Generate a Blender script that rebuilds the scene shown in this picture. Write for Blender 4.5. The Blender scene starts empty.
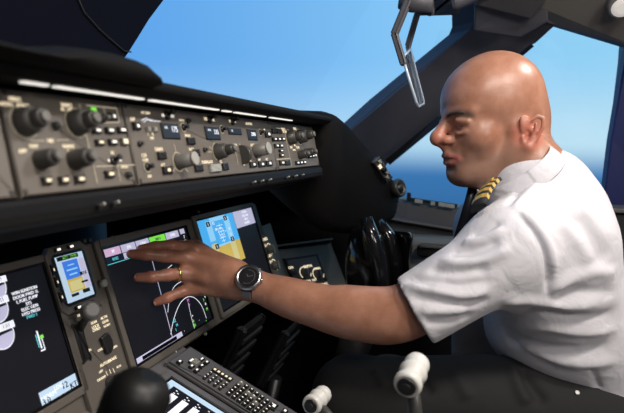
import bpy, math, random
import numpy as np
from math import sin, cos, radians, pi, sqrt
from mathutils import Vector, Matrix
random.seed(4)
SC = bpy.context.scene
COL = SC.collection
V = Vector
# ------------------------------------------------------------------ camera
F_PX, CX, CY = 550.0, 312.0, 206.5
CAM = V((0, 0, 1.05))
def solve_basis():
    roll = radians(.75)
    def basis(a, p):
        f = V((cos(p)*cos(a), cos(p)*sin(a), -sin(p)))
        r = f.cross(V((0, 0, 1))).normalized(); u = r.cross(f)
        return f, r*cos(roll)+u*sin(roll), u*cos(roll)-r*sin(roll)
    def g(a, p):
        f, r, u = basis(a, p)
        return CX+F_PX*r.x/f.x-483, CY-F_PX*u.x/f.x-148
    a, p = radians(17), radians(6.3)
    for _ in range(30):
        e = g(a, p); h = 1e-5
        ea = g(a+h, p); ep = g(a, p+h)
        j11, j21 = (ea[0]-e[0])/h, (ea[1]-e[1])/h
        j12, j22 = (ep[0]-e[0])/h, (ep[1]-e[1])/h
        det = j11*j22-j12*j21
        a += (-e[0]*j22+e[1]*j12)/det
        p += (-j11*e[1]+j21*e[0])/det
    return basis(a, p)
CF, CR, CU = solve_basis()
cam_data = bpy.data.cameras.new('camera')
cam = bpy.data.objects.new('camera', cam_data); COL.objects.link(cam)
m = Matrix((CR, CU, -CF)).transposed().to_4x4(); m.translation = CAM
cam.matrix_world = m
cam_data.sensor_width = 36; cam_data.lens = F_PX/624*36
cam_data.clip_start = .01
SC.camera = cam
def ray(px, py): return CF+CR*((px-CX)/F_PX)+CU*((CY-py)/F_PX)
def M(px, py, X):                       # the point of the cockpit seen there at lateral distance X
    d = ray(px, py); return CAM+d*(X/d.x)
def MY(px, py, Y):
    d = ray(px, py); return CAM+d*(Y/d.y)
class Plane:
    def __init__(s, o, ux, uv):
        s.o = V(o); s.ux = V(ux).normalized(); s.uv = V(uv).normalized(); s.n = s.ux.cross(s.uv).normalized()
    def P(s, u, v, w=0): return s.o+s.ux*u+s.uv*v+s.n*w
    def uv_(s, px, py, w=0):
        d = ray(px, py); t = ((s.o+s.n*w-CAM).dot(s.n))/d.dot(s.n)
        q = CAM+d*t-s.o
        return q.dot(s.ux), q.dot(s.uv)
    def at(s, px, py, w=0):
        u, v = s.uv_(px, py, w); return s.P(u, v, w)
# ------------------------------------------------------------------ materials
MATS = {}
def mat(name, col, rough=.5, metal=0., spec=.5, var=0., vscale=20., bump=0., bscale=200., emit=None, estr=0., coat=0., sheen=0.):
    if name in MATS: return MATS[name]
    mt = bpy.data.materials.new(name); mt.use_nodes = True
    nt = mt.node_tree; b = nt.nodes['Principled BSDF']
    c = (*col, 1) if len(col) == 3 else col
    b.inputs['Base Color'].default_value = c
    b.inputs['Roughness'].default_value = rough; b.inputs['Metallic'].default_value = metal
    b.inputs['Specular IOR Level'].default_value = spec
    b.inputs['Coat Weight'].default_value = coat
    b.inputs['Sheen Weight'].default_value = sheen
    tc = nt.nodes.new('ShaderNodeTexCoord')
    if var:
        n = nt.nodes.new('ShaderNodeTexNoise'); n.inputs['Scale'].default_value = vscale; n.inputs['Detail'].default_value = 5
        nt.links.new(tc.outputs['Object'], n.inputs['Vector'])
        r = nt.nodes.new('ShaderNodeMix'); r.data_type = 'RGBA'
        r.inputs[6].default_value = tuple(x*(1-var) for x in col)+(1,)
        r.inputs[7].default_value = tuple(min(1, x*(1+var)) for x in col)+(1,)
        nt.links.new(n.outputs['Fac'], r.inputs[0]); nt.links.new(r.outputs[2], b.inputs['Base Color'])
    if bump:
        n = nt.nodes.new('ShaderNodeTexNoise'); n.inputs['Scale'].default_value = bscale; n.inputs['Detail'].default_value = 3
        nt.links.new(tc.outputs['Object'], n.inputs['Vector'])
        bp = nt.nodes.new('ShaderNodeBump'); bp.inputs['Strength'].default_value = bump; bp.inputs['Distance'].default_value = .002
        nt.links.new(n.outputs['Fac'], bp.inputs['Height']); nt.links.new(bp.outputs['Normal'], b.inputs['Normal'])
    if emit:
        b.inputs['Emission Color'].default_value = (*emit, 1); b.inputs['Emission Strength'].default_value = estr
    MATS[name] = mt; return mt
def glow(name, col, s=1.): return mat(name, tuple(c*.3 for c in col), .5, emit=col, estr=s)
PANEL = mat('panel paint', (.13, .112, .094), .45, var=.12, vscale=60, bump=.15, bscale=900)
PANEL2 = mat('instrument panel paint', (.12, .106, .09), .45, var=.12, vscale=40, bump=.15, bscale=900)
PED = mat('pedestal paint', (.13, .125, .13), .42, var=.1, vscale=50, bump=.12, bscale=900)
BLACK = mat('black plastic', (.012, .012, .013), .4, var=.2)
BLACKG = mat('black gloss plastic', (.008, .008, .009), .16, coat=.3)
BLACKM = mat('black satin plastic', (.006, .006, .006), .45, spec=.35)
HOOD = mat('glareshield leatherette', (.0055, .005, .005), .75, spec=.12, var=.25, vscale=30, bump=.5, bscale=700)
LIP = mat('glareshield lip paint', (.006, .006, .0075), .5, spec=.3, var=.2, vscale=40)
KNOB = mat('grey black knob', (.045, .043, .04), .38, var=.15)
KNOBG = mat('grey knob', (.13, .125, .115), .4, var=.1)
KNOBL = mat('pale knob cap', (.34, .335, .3), .4)
GASKET = mat('panel seam', (.006, .006, .006), .7)
BEIGE = glow('beige printed line', (.80, .70, .50), .38)
LEG = glow('backlit legend', (1., .84, .58), .95)
WHITEL = glow('backlit white legend', (1., .95, .85), 1.1)
GREENL = glow('green lit legend', (.25, .9, .08), .9)
SCREEN = mat('dark display glass', (.006, .006, .008), .38, spec=.12, emit=(.012, .013, .018), estr=.55)
GLASS_D = mat('display glass rim', (.004, .004, .005), .25)
S_WHITE = glow('display white', (.9, .92, 1.), .95)
S_LAV = glow('display lavender', (.62, .60, .82), .75)
S_PINK = glow('display pink', (.75, .5, .75), .75)
S_CYAN = glow('display cyan', (.15, .75, .85), .7)
S_GREEN = glow('display green', (.22, .85, .08), .85)
S_SKY = glow('display sky blue', (.07, .42, .85), .95)
S_SKYL = glow('display pale blue', (.28, .62, .92), .95)
S_GND = glow('display ground yellow', (.62, .46, .10), .85)
S_GNDL = glow('display pale yellow', (.75, .68, .3), .75)
S_BLUE = glow('display blue', (.05, .2, .75), .9)
S_MAG = glow('display magenta', (.8, .25, .8), .8)
S_DK = glow('display dark blue', (.006, .02, .04), .6)
S_PALE = glow('display pale frame', (.55, .72, .9), .8)
LAMPM = glow('white flood strip', (1., .95, .88), .95)
STEEL = mat('brushed steel', (.55, .55, .56), .3, metal=1., var=.1, vscale=80)
GOLD = mat('gold', (.85, .62, .25), .28, metal=1.)
POST = mat('window post trim', (.075, .073, .085), .55, var=.15, vscale=12, bump=.2, bscale=400)
NAVY = mat('navy post trim', (.006, .013, .10), .6, var=.2, vscale=10)
NAVY2 = mat('centre post trim', (.003, .0038, .0085), .8, spec=.04, var=.2, vscale=10, bump=.3, bscale=500)
CEIL = mat('cockpit liner', (.15, .14, .125), .6, var=.12, vscale=9, bump=.3, bscale=300)
SIDE = mat('sidewall trim', (.07, .067, .068), .55, var=.15, vscale=14, bump=.25, bscale=350)
CONS = mat('side console beige', (.20, .195, .175), .5, var=.1, vscale=14, bump=.2, bscale=350)
CARPET = mat('dark carpet', (.012, .012, .013), .9, var=.3, vscale=200, bump=.6, bscale=300)
WHITEP = mat('white lever plastic', (.62, .61, .57), .35, var=.08, vscale=40)
RUBBER = mat('rubber', (.02, .02, .022), .6)
SEATM = mat('seat fabric', (.03, .03, .035), .8, var=.2, vscale=120, bump=.5, bscale=500)
# ------------------------------------------------------------------ mesh builder
class MB:
    def __init__(s): s.v = []; s.f = []; s.m = []; s.mats = []; s.sm = []
    def mi(s, mt):
        if mt not in s.mats: s.mats.append(mt)
        return s.mats.index(mt)
    def add(s, vs, fs, mt, smooth=False):
        o = len(s.v); k = s.mi(mt)
        s.v += [tuple(v) for v in vs]
        for f in fs: s.f.append([i+o for i in f]); s.m.append(k); s.sm.append(smooth)
    def box(s, c, hx, hy, hz, mt, ax=None, bev=0.):
        c = V(c); ax = ax or (V((1, 0, 0)), V((0, 1, 0)), V((0, 0, 1)))
        if bev:
            vs = []; fs = []
            ring = []
            for (z, ins) in ((-hz, bev), (-hz+bev, 0), (hz-bev, 0), (hz, bev)):
                r = []
                for sx, sy in ((-1, -1), (1, -1), (1, 1), (-1, 1)):
                    for d in (0, 1):
                        x = sx*(hx-ins-(bev if (d == 0) == (sx*sy > 0) else 0)); y = sy*(hy-ins-(bev if (d == 1) == (sx*sy > 0) else 0))
                        r.append(c+ax[0]*x+ax[1]*y+ax[2]*z)
                ring.append(r)
            for i, r in enumerate(ring): vs += r
            n = 8
            for i in range(3):
                for j in range(n):
                    fs.append((i*n+j, i*n+(j+1) % n, (i+1)*n+(j+1) % n, (i+1)*n+j))
            fs.append(tuple(range(n))[::-1]); fs.append(tuple(range(3*n, 4*n)))
            s.add(vs, fs, mt); return s
        vs = [c+ax[0]*x*hx+ax[1]*y*hy+ax[2]*z*hz for z in (-1, 1) for y in (-1, 1) for x in (-1, 1)]
        s.add(vs, [(0, 2, 3, 1), (4, 5, 7, 6), (0, 1, 5, 4), (2, 6, 7, 3), (0, 4, 6, 2), (1, 3, 7, 5)], mt); return s
    def lathe(s, p0, axis, prof, mt, seg=20, smooth=True, knurl=0.):     # prof: (t along axis, radius)
        axis = V(axis).normalized(); p0 = V(p0)
        a = axis.orthogonal().normalized(); b = axis.cross(a)
        vs = []; fs = []
        for t, r in prof:
            for j in range(seg):
                q = 2*pi*j/seg; rr = r*(1-(knurl if j % 2 else 0))
                vs.append(p0+axis*t+(a*cos(q)+b*sin(q))*rr)
        for i in range(len(prof)-1):
            for j in range(seg): fs.append((i*seg+j, i*seg+(j+1) % seg, (i+1)*seg+(j+1) % seg, (i+1)*seg+j))
        s.add(vs, fs, mt, smooth)
        n = len(prof)
        s.add(vs[:seg], [tuple(range(seg))[::-1]], mt); s.add(vs[(n-1)*seg:], [tuple(range(seg))], mt)
        return s
    def ring(s, c, n, r0, r1, h, mt, seg=24, arc=(0, 2*pi), a=None):
        n = V(n).normalized(); a = V(a).normalized() if a else n.orthogonal().normalized(); b = n.cross(a); c = V(c)
        full = abs(arc[1]-arc[0]-2*pi) < 1e-6
        k = seg if full else seg+1; vs = []; fs = []
        for j in range(k):
            q = arc[0]+(arc[1]-arc[0])*j/seg; d = a*cos(q)+b*sin(q)
            vs += [c+d*r0, c+d*r1, c+d*r1+n*h, c+d*r0+n*h]
        for j in range(seg):
            o = j*4; e = ((j+1) % k)*4
            for i in range(4): fs.append((o+i, o+(i+1) % 4, e+(i+1) % 4, e+i))
        if not full: fs += [(3, 2, 1, 0), (4*seg, 4*seg+1, 4*seg+2, 4*seg+3)]
        s.add(vs, fs, mt, True); return s
    def prism(s, pts, ext, mt):                   # polygon (3-D points) swept by the vector ext
        n = len(pts); pts = [V(p) for p in pts]; ext = V(ext)
        vs = pts+[p+ext for p in pts]
        fs = [tuple(range(n))[::-1], tuple(range(n, 2*n))]+[(i, (i+1) % n, n+(i+1) % n, n+i) for i in range(n)]
        s.add(vs, fs, mt); return s
    def tube(s, path, rad, mt, seg=10, flat=None):
        path = [V(p) for p in path]; n = len(path); vs = []; fs = []
        rads = rad if isinstance(rad, (list, tuple)) else [rad]*n
        t0 = (path[1]-path[0]).normalized(); a = V(flat).normalized() if flat else t0.orthogonal().normalized()
        for i in range(n):
            t = (path[min(i+1, n-1)]-path[max(i-1, 0)]).normalized()
            a = (a-t*a.dot(t)).normalized(); b = t.cross(a)
            for j in range(seg):
                q = 2*pi*j/seg; vs.append(path[i]+(a*cos(q)+b*sin(q))*rads[i])
        for i in range(n-1):
            for j in range(seg): fs.append((i*seg+j, i*seg+(j+1) % seg, (i+1)*seg+(j+1) % seg, (i+1)*seg+j))
        s.add(vs, fs, mt, True)
        s.add(vs[:seg], [tuple(range(seg))[::-1]], mt); s.add(vs[-seg:], [tuple(range(seg))], mt)
        return s
    def loft(s, secs, mt, smooth=True, closed=True):
        n = len(secs[0]); vs = [V(p) for q in secs for p in q]; fs = []
        for i in range(len(secs)-1):
            for j in range(n if closed else n-1): fs.append((i*n+j, i*n+(j+1) % n, (i+1)*n+(j+1) % n, (i+1)*n+j))
        s.add(vs, fs, mt, smooth)
        if closed:
            s.add(secs[0], [tuple(range(n))[::-1]], mt); s.add(secs[-1], [tuple(range(n))], mt)
        return s
    def build(s, name, parent=None, bevel=0., sub=0):
        me = bpy.data.meshes.new(name); me.from_pydata(s.v, [], s.f); 
        for mt in s.mats: me.materials.append(mt)
        me.polygons.foreach_set('material_index', s.m); me.polygons.foreach_set('use_smooth', s.sm)
        me.update()
        return link(name, me, parent, bevel, sub)
def merge_into(mb, o):
    me = o.data; M0 = list(me.materials)
    for v in me.vertices: pass
    base = MB(); base.v = [tuple(v.co) for v in me.vertices]; base.f = [list(p.vertices) for p in me.polygons]; base.m = [p.material_index for p in me.polygons]; base.sm = [p.use_smooth for p in me.polygons]; base.mats = M0
    inv = o.matrix_world.inverted()
    k0 = len(base.v); base.v += mb.v
    for f, k, s_ in zip(mb.f, mb.m, mb.sm): base.f.append([i+k0 for i in f]); base.m.append(base.mi(mb.mats[k])); base.sm.append(s_)
    n = bpy.data.meshes.new(me.name); n.from_pydata(base.v, [], base.f)
    for mt in base.mats: n.materials.append(mt)
    n.polygons.foreach_set('material_index', base.m); n.polygons.foreach_set('use_smooth', base.sm); n.update()
    fix_normals(n); o.data = n; bpy.data.meshes.remove(me); n.name = o.name
def fix_normals(me):
    import bmesh
    bm = bmesh.new(); bm.from_mesh(me); bmesh.ops.remove_doubles(bm, verts=bm.verts, dist=1e-6)
    bmesh.ops.recalc_face_normals(bm, faces=bm.faces); bm.to_mesh(me); bm.free()
def link(name, me, parent=None, bevel=0., sub=0):
    o = bpy.data.objects.new(name, me); COL.objects.link(o)
    if parent is not None:
        o.parent = parent; o.matrix_parent_inverse = parent.matrix_world.inverted()
    if me is not None: fix_normals(me)
    if bevel:
        md = o.modifiers.new('bevel', 'BEVEL'); md.width = bevel; md.segments = 2; md.limit_method = 'ANGLE'
    if sub:
        md = o.modifiers.new('subdivision', 'SUBSURF'); md.levels = sub; md.render_levels = sub
    return o
def empty(name, loc, label, cat, group=None):
    o = bpy.data.objects.new(name, None); COL.objects.link(o); o.location = loc; o.empty_display_size = .02
    o.matrix_world = Matrix.Translation(V(loc))
    return tag(o, label, cat, group)
def tag(o, label, cat, group=None):
    o['label'] = label; o['category'] = cat
    if group: o['group'] = group
    return o
def struct(o): o['kind'] = 'structure'; return o
_tc = {}
def text_geo(t):
    if t in _tc: return _tc[t]
    cu = bpy.data.curves.new('t', 'FONT'); cu.body = t; cu.size = 1; cu.align_x = 'CENTER'; cu.align_y = 'CENTER'; cu.resolution_u = 2
    o = bpy.data.objects.new('t', cu); COL.objects.link(o)
    dg = bpy.context.evaluated_depsgraph_get()
    me = o.evaluated_get(dg).to_mesh()
    r = ([v.co.copy() for v in me.vertices], [tuple(p.vertices) for p in me.polygons])
    bpy.data.objects.remove(o); bpy.data.curves.remove(cu)
    _tc[t] = r; return r
def text(mb, t, pl, u, v, size, mt, w=.0006, rot=0., bold=0.):
    vs, fs = text_geo(t)
    c, s_ = cos(rot), sin(rot)
    mb.add([pl.P(u+size*(p.x*c-p.y*s_), v+size*(p.x*s_+p.y*c), w) for p in vs], fs, mt)
    if bold:
        mb.add([pl.P(u+bold+size*(p.x*c-p.y*s_), v+size*(p.x*s_+p.y*c), w+.0001) for p in vs], fs, mt)
def rect(mb, pl, u0, v0, u1, v1, mt, w=.0006):
    mb.add([pl.P(u0, v0, w), pl.P(u1, v0, w), pl.P(u1, v1, w), pl.P(u0, v1, w)], [(0, 1, 2, 3)], mt)
def poly(mb, pl, pts, mt, w=.0006):
    mb.add([pl.P(u, v, w) for u, v in pts], [tuple(range(len(pts)))], mt)
def line(mb, pl, pts, wd, mt, w=.0006):
    for (a, b) in zip(pts[:-1], pts[1:]):
        a = V((*a, 0)); b = V((*b, 0)); d = (b-a).normalized()*wd*.5; n = V((-d.y, d.x, 0))
        q = [a-d+n, a-d-n, b+d-n, b+d+n]
        mb.add([pl.P(p.x, p.y, w) for p in q], [(0, 1, 2, 3)], mt)
def arc(u, v, r, a0, a1, n=14): return [(u+r*cos(a0+(a1-a0)*i/n), v+r*sin(a0+(a1-a0)*i/n)) for i in range(n+1)]
# ================================================================== glareshield panels
T12, T18 = radians(12), radians(18)
PM = Plane(MY(120, 104, .35), (1, 0, 0), (0, sin(T12), cos(T12)))
PD = Plane(MY(97, 247, .58), (1, 0, 0), (0, sin(T18), cos(T18)))
MCP_T, MCP_B = .003, -.0835
def msize(pl, px, py, w, h):
    p = pl.at(px, py); return w*p.x*p.x/(550*p.y), h*p.x/550/cos(T12)
def button(par, px, py, w, h, lit=None, body=BLACK, pl=None, lw=.55, lh=.4, name='button', ht=.004):
    pl = pl or PM
    u, v = pl.uv_(px, py); a, b = msize(pl, px, py, w, h)
    mb = MB(); mb.box(pl.P(u, v, ht/2), a/2, b/2, ht/2, body, (pl.ux, pl.uv, pl.n), bev=min(a, b, ht)*.18)
    if lit: rect(mb, pl, u-a/2*lw, v-b/2*lh, u+a/2*lw, v+b/2*lh, lit, ht+.0004)
    return mb.build(name, par)
def toggle(par, px, py, r=.0035, L=.014, tip=KNOBG, pl=None, lean=0.3):
    pl = pl or PM
    u, v = pl.uv_(px, py); p = pl.P(u, v); mb = MB()
    mb.lathe(p, pl.n, [(0, r*1.6), (.002, r*1.6), (.003, r)], BLACK, 12)
    ax = (pl.n+pl.uv*lean).normalized()
    mb.lathe(p, ax, [(0, r*.6), (L*.7, r*.7), (L*.8, r*1.0), (L, r*.9)], tip, 12)
    return mb.build('toggle_switch', par)
def knob(par, px, py, r, L, style='dual', pl=None):
    pl = pl or PM
    u, v = pl.uv_(px, py); p = pl.P(u, v)
    base = MB()
    if style == 'dual':
        base.lathe(p, pl.n, [(0, r*1.05), (.0015, r*1.08), (.003, r), (L*.5, r*.93), (L*.52, r*.86)], KNOB, 28, knurl=.03)
        k = base.build('knob', par)
        c = MB(); c.lathe(p+pl.n*L*.5, pl.n, [(0, r*.68), (.001, r*.72), (L*.4, r*.64), (L*.46, r*.56)], KNOB, 24, knurl=.03)
        c.ring(p+pl.n*L*.52, pl.n, r*.7, r*.78, .0015, KNOBG, 24)
        c.lathe(p+pl.n*L*.95, pl.n, [(0, r*.42), (L*.14, r*.4), (L*.16, r*.32)], KNOBG, 18)
        c.build('knob_cap', k)
    elif style == 'cap':
        base.lathe(p, pl.n, [(0, r), (.001, r*1.02), (L*.85, r*.92)], KNOBG, 24, knurl=.05)
        k = base.build('knob', par)
        c = MB(); c.lathe(p+pl.n*L*.85, pl.n, [(0, r*.9), (L*.12, r*.92), (L*.15, r*.85)], KNOBL, 24)
        c.build('knob_cap', k)
    else:
        base.lathe(p, pl.n, [(0, r), (.001, r), (L*.8, r*.85), (L*.9, r*.75)], KNOB, 20, knurl=.04)
        k = base.build('knob', par)
        c = MB(); c.lathe(p+pl.n*L*.88, pl.n, [(0, r*.5), (L*.3, r*.46), (L*.34, r*.38)], KNOBG, 16); c.build('knob_cap', k)
    return k
def dotring(mb, pl, px, py, r, wd, mt=BEIGE, a0=0, a1=2*pi):
    u, v = pl.uv_(px, py); line(mb, pl, arc(u, v, r, a0, a1, 20), wd, mt)
def pline(mb, pl, pts, wd, mt=BEIGE): line(mb, pl, [pl.uv_(*p) for p in pts], wd, mt)
def ptext(mb, pl, t, px, py, size, mt=LEG, bold=.0003): u, v = pl.uv_(px, py); text(mb, t, pl, u, v, size, mt, bold=bold)
def uX(px, py=140): return PM.uv_(px, py)[0]
def faceplate(par, u0, u1, pl=PM, v0=None, v1=None, mt=PANEL, screws=True):
    v0 = MCP_B if v0 is None else v0; v1 = MCP_T if v1 is None else v1
    mb = MB(); g = .0006
    mb.box(pl.P((u0+u1)/2, (v0+v1)/2, -.004), (u1-u0)/2-g, (v1-v0)/2, .004, mt, (pl.ux, pl.uv, pl.n), bev=.0012)
    f = mb.build('faceplate', par)
    if screws:
        for (a, b) in ((u0+.006, v0+.005), (u1-.006, v0+.005), (u0+.006, v1-.005), (u1-.006, v1-.005)):
            s_ = MB(); s_.lathe(pl.P(a, b), pl.n, [(0, .0022), (.0006, .0022), (.001, .0016)], KNOB, 10); s_.build('screw', par)
    return f
uL0, uL1, uL2, uL3, uL4 = uX(-80), uX(8), uX(129), uX(272), uX(315)
# --- panel cut by the left edge
q = empty('knob_console', PM.P(uL1-.05, MCP_B), 'grey glareshield panel cut off by the left edge of the frame', 'control panel')
faceplate(q, uL0, uL1-.001)
# --- left EFIS panel
q = empty('knob_console', PM.P((uL1+uL2)/2, MCP_B), 'grey glareshield knob panel in left foreground, with large dual knobs and a green lit legend', 'control panel', 'glareshield control panels')
fp = faceplate(q, uL1, uL2)
knob(q, 24, 122, .0115, .021); knob(q, 76, 123, .0115, .022)
knob(q, 40, 160, .0085, .017, 'plain'); knob(q, 74, 160, .0095, .019, 'plain')
for x, y in ((45, 181), (62, 180.5), (78, 179.5)): button(q, x, y, 14, 10, LEG)
for x, y, l in ((95, 131, WHITEL), (108, 131, WHITEL), (120, 130.5, WHITEL), (98, 143, LEG), (111, 142.5, WHITEL)): button(q, x, y, 11, 7.5, l)
button(q, 122.5, 142, 9, 8, LEG, KNOBG, lw=.7, lh=.7)
button(q, 111, 117, 10, 9, WHITEL, lw=.3, lh=.4); button(q, 108, 174.5, 12, 9, LEG)
toggle(q, 113, 161, .003, .01, BLACK); knob(q, 127, 175, .0035, .006, 'plain'); knob(q, 55, 126, .004, .006, 'plain')
knob(q, 97, 120, .0048, .012, 'plain')
mb = MB()
ptext(mb, PM, 'MINS', 14, 99.5, .0052); ptext(mb, PM, 'RADIO   BARO', 13, 105, .0046); ptext(mb, PM, 'BARO', 66, 105.5, .005); ptext(mb, PM, 'IN   HPA', 67, 110, .0042)
ptext(mb, PM, 'ND', 50, 141, .0048); ptext(mb, PM, 'MAP', 33, 146.5, .0046); ptext(mb, PM, 'APP', 22, 151.5, .0046); ptext(mb, PM, 'RANGE', 68, 146.5, .0042); ptext(mb, PM, 'PLAN', 70, 151, .003)
ptext(mb, PM, 'ILS', 112, 153, .004); ptext(mb, PM, 'DATA', 124, 167, .004)
pline(mb, PM, [(30, 141), (44, 140.8)], .0008); pline(mb, PM, [(56, 140.5), (68, 140)], .0008)
pline(mb, PM, [(79, 105), (84, 128), (97, 183)], .0011); pline(mb, PM, [(96, 166.5), (134, 165)], .0011); pline(mb, PM, [(117, 166), (120, 181)], .001)
pline(mb, PM, [(86, 105.5), (116, 108.5), (119, 122.5), (92, 123)], .0011); pline(mb, PM, [(103, 107), (106, 122)], .001)
for x in (108.5, 120): 
    u, v = PM.uv_(x, 160.5); poly(mb, PM, arc(u, v, .0013, 0, 2*pi, 12)[:-1], WHITEL)
u, v = PM.uv_(92.5, 110); rect(mb, PM, u-.0038, v-.0022, u+.0038, v+.0022, GREENL, .0015)
dotring(mb, PM, 24, 122, .0135, .0006); dotring(mb, PM, 76, 123, .0135, .0006)
merge_into(mb, fp)
# --- mode control panel
q = empty('mode_control_panel', PM.P((uL2+uL3)/2, MCP_B), 'long grey centre glareshield panel with four small blue-white number windows', 'control panel', 'glareshield control panels')
fp = faceplate(q, uL2, uL3)
def window(px0, py0, px1, py1, words):
    (u0, v1), (u1, v0) = PM.uv_(px0, py0), PM.uv_(px1, py1)
    mb = MB(); mb.box(PM.P((u0+u1)/2, (v0+v1)/2, .001), (u1-u0)/2+.0012, (v1-v0)/2+.0012, .001, BLACK, (PM.ux, PM.uv, PM.n), bev=.0005)
    wn = mb.build('number_window', q)
    mb = MB(); rect(mb, PM, u0, v0, u1, v1, S_DK, .0024)
    for t, fx, fy, sz in words: text(mb, t, PM, u0+(u1-u0)*fx, v0+(v1-v0)*fy, sz, S_WHITE, .003, bold=.0004)
    mb.build('digits', wn)
window(160, 124, 179, 138.5, (('IAS', .17, .72, .0042), ('175', .68, .62, .0095)))
window(204, 127, 219.5, 139.5, (('HDG', .2, .72, .004), ('335', .7, .58, .009)))
window(227.5, 128.5, 240.5, 134.5, (('VS', .18, .5, .0045),))
window(246.5, 130, 256.5, 140, (('2000', .52, .55, .0085),))
for x, y, w, h, l in ((135, 126.5, 9, 9, WHITEL), (160.5, 156, 10, 8.5, None), (166, 170.5, 11, 9, LEG), (189.5, 141.5, 9, 8, None), (195, 153, 7, 8, None), (197.5, 168.5, 9, 7.5, None),
                      (224, 167, 6, 7.5, None), (252, 164.8, 7, 6, LEG), (260.5, 164.5, 6.5, 6, WHITEL), (268, 163.5, 6, 6, WHITEL), (267, 134.5, 6, 6.5, WHITEL)): button(q, x, y, w, h, l, lw=.35)
button(q, 214, 168.3, 13, 9.5, None, KNOBL, name='blank_button'); 
for x in (147, 153.3): button(q, x, 129.8, 4.5, 6.5, None, KNOBL, name='rocker_switch')
for x, y in ((166.5, 115.5), (209, 119.5), (232, 121.5)): toggle(q, x, y, .0035, .012, BLACK)
for x, y in ((183, 127.5), (221.5, 129.5), (260, 132.5), (147, 167)): toggle(q, x, y, .0028, .008, BLACK, lean=0)
for x, y in ((139, 144), (187.5, 121), (204, 150)): toggle(q, x, y, .002, .006, KNOB, lean=0)
knob(q, 178, 162, .0088, .024, 'cap'); knob(q, 217, 152, .0105, .026, 'dual'); knob(q, 255, 151, .0105, .025, 'cap')
mb = MB(); u, v = PM.uv_(241.5, 155)
mb.lathe(PM.P(u-.004, v, .001), PM.ux, [(0, .014), (.001, .0148), (.007, .0148), (.008, .014)], KNOB, 32, knurl=.04); mb.build('thumbwheel', q)
mb = MB()
ptext(mb, PM, 'A/P', 132, 119.5, .006); ptext(mb, PM, 'A/T ARM', 145, 113, .0042); ptext(mb, PM, 'L     R', 150, 134.3, .0045); ptext(mb, PM, 'OFF', 151.5, 138.5, .0045)
ptext(mb, PM, 'IAS    MACH', 167.5, 116, .0048, WHITEL); ptext(mb, PM, 'LNAV', 158.5, 149.5, .0062); ptext(mb, PM, 'AUTO', 181, 120.5, .004); ptext(mb, PM, 'VNAV', 187, 135.8, .005)
ptext(mb, PM, 'FLCH', 191, 149.5, .005); ptext(mb, PM, 'A/T', 162.5, 165, .005); ptext(mb, PM, 'CLB', 143.5, 155.5, .005); ptext(mb, PM, 'CON', 144.8, 160, .0045); ptext(mb, PM, 'ON', 149, 176.5, .0045)
ptext(mb, PM, 'HDG   TRK', 209, 119.5, .006); ptext(mb, PM, 'V/S   FPA', 232, 121.6, .006); ptext(mb, PM, 'ALTITUDE', 248.5, 124, .0055); ptext(mb, PM, 'AUTO 1000', 254, 145.3, .006); ptext(mb, PM, 'A/P', 264, 130, .005)
ptext(mb, PM, 'DISENGAGE', 207, 162.2, .0055); ptext(mb, PM, 'HOLD', 195, 163.3, .0055); ptext(mb, PM, 'V/S', 220.5, 162, .0055); ptext(mb, PM, 'LOC', 249.5, 160.5, .006); ptext(mb, PM, 'APP', 259, 160, .006); ptext(mb, PM, 'ALT', 266.5, 159.5, .006)
u, v = PM.uv_(178, 162); dotring(mb, PM, 178, 162, .0112, .0011)
for a in (95, 215, 325): line(mb, PM, [(u+.0115*cos(radians(a)), v+.0115*sin(radians(a))), (u+.021*cos(radians(a)), v+.021*sin(radians(a)))], .0011, BEIGE)
u, v = PM.uv_(217, 152); line(mb, PM, arc(u, v, .0125, pi*.55, pi*1.35, 12), .0011, BEIGE); pline(mb, PM, [(209, 147), (212, 149)], .001); pline(mb, PM, [(208, 152), (211, 152)], .001)
u, v = PM.uv_(235.5, 155); line(mb, PM, [(u, v+.017), (u+.002, v-.014)], .001, BEIGE); u2 = u+.0305; line(mb, PM, arc(u+.014, v, .0165, -.4*pi, .4*pi, 12), .0014, BEIGE)
ptext(mb, PM, 'DN', 235.5, 145, .0045); ptext(mb, PM, 'UP', 244, 165, .0045)
for x, y in ((183, 127.5), (221.5, 129.5), (260, 132.5), (147, 167)): dotring(mb, PM, x, y, .0055, .0011)
pline(mb, PM, [(141, 120.5), (146, 118), (150, 121), (160, 121.5)], .0008, S_WHITE); pline(mb, PM, [(143, 122.3), (147, 119.5), (152, 120)], .0007, S_WHITE)
merge_into(mb, fp)
# --- right EFIS panel
q = empty('knob_console', PM.P((uL3+uL4)/2, MCP_B), 'grey glareshield knob panel at the far right end, before the dark curved cheek', 'control panel', 'glareshield control panels')
fp = faceplate(q, uL3, uL4)
knob(q, 289, 138, .0135, .026); knob(q, 299, 137, .0135, .03); knob(q, 299, 155, .009, .018, 'plain'); knob(q, 305.5, 153, .009, .02, 'plain')
for x, y, w, h, l in ((273.2, 131.3, 4.6, 5, None), (278, 131.5, 4.6, 5, None), (273.6, 139.4, 3.8, 4, WHITEL), (277.8, 139.4, 3.8, 4, WHITEL), (281.8, 139.2, 3.8, 4, WHITEL), (275.5, 146, 4, 4, WHITEL), (279.9, 146, 4, 4, WHITEL),
                      (280, 151, 4, 3, WHITEL), (280.5, 155.5, 4, 4, LEG), (281, 163, 5, 5, LEG), (286.5, 163, 4.5, 5, None),
                      (296.4, 163, 3.4, 4, WHITEL), (299.9, 162.7, 3.4, 4, WHITEL), (303.2, 162.4, 3.4, 4, WHITEL), (308.8, 156.4, 3, 4, WHITEL), (311.8, 156, 3, 4, WHITEL), (314.2, 155.6, 2.6, 4, WHITEL)): button(q, x, y, w, h, l, lw=.5)
mb = MB()
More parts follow.
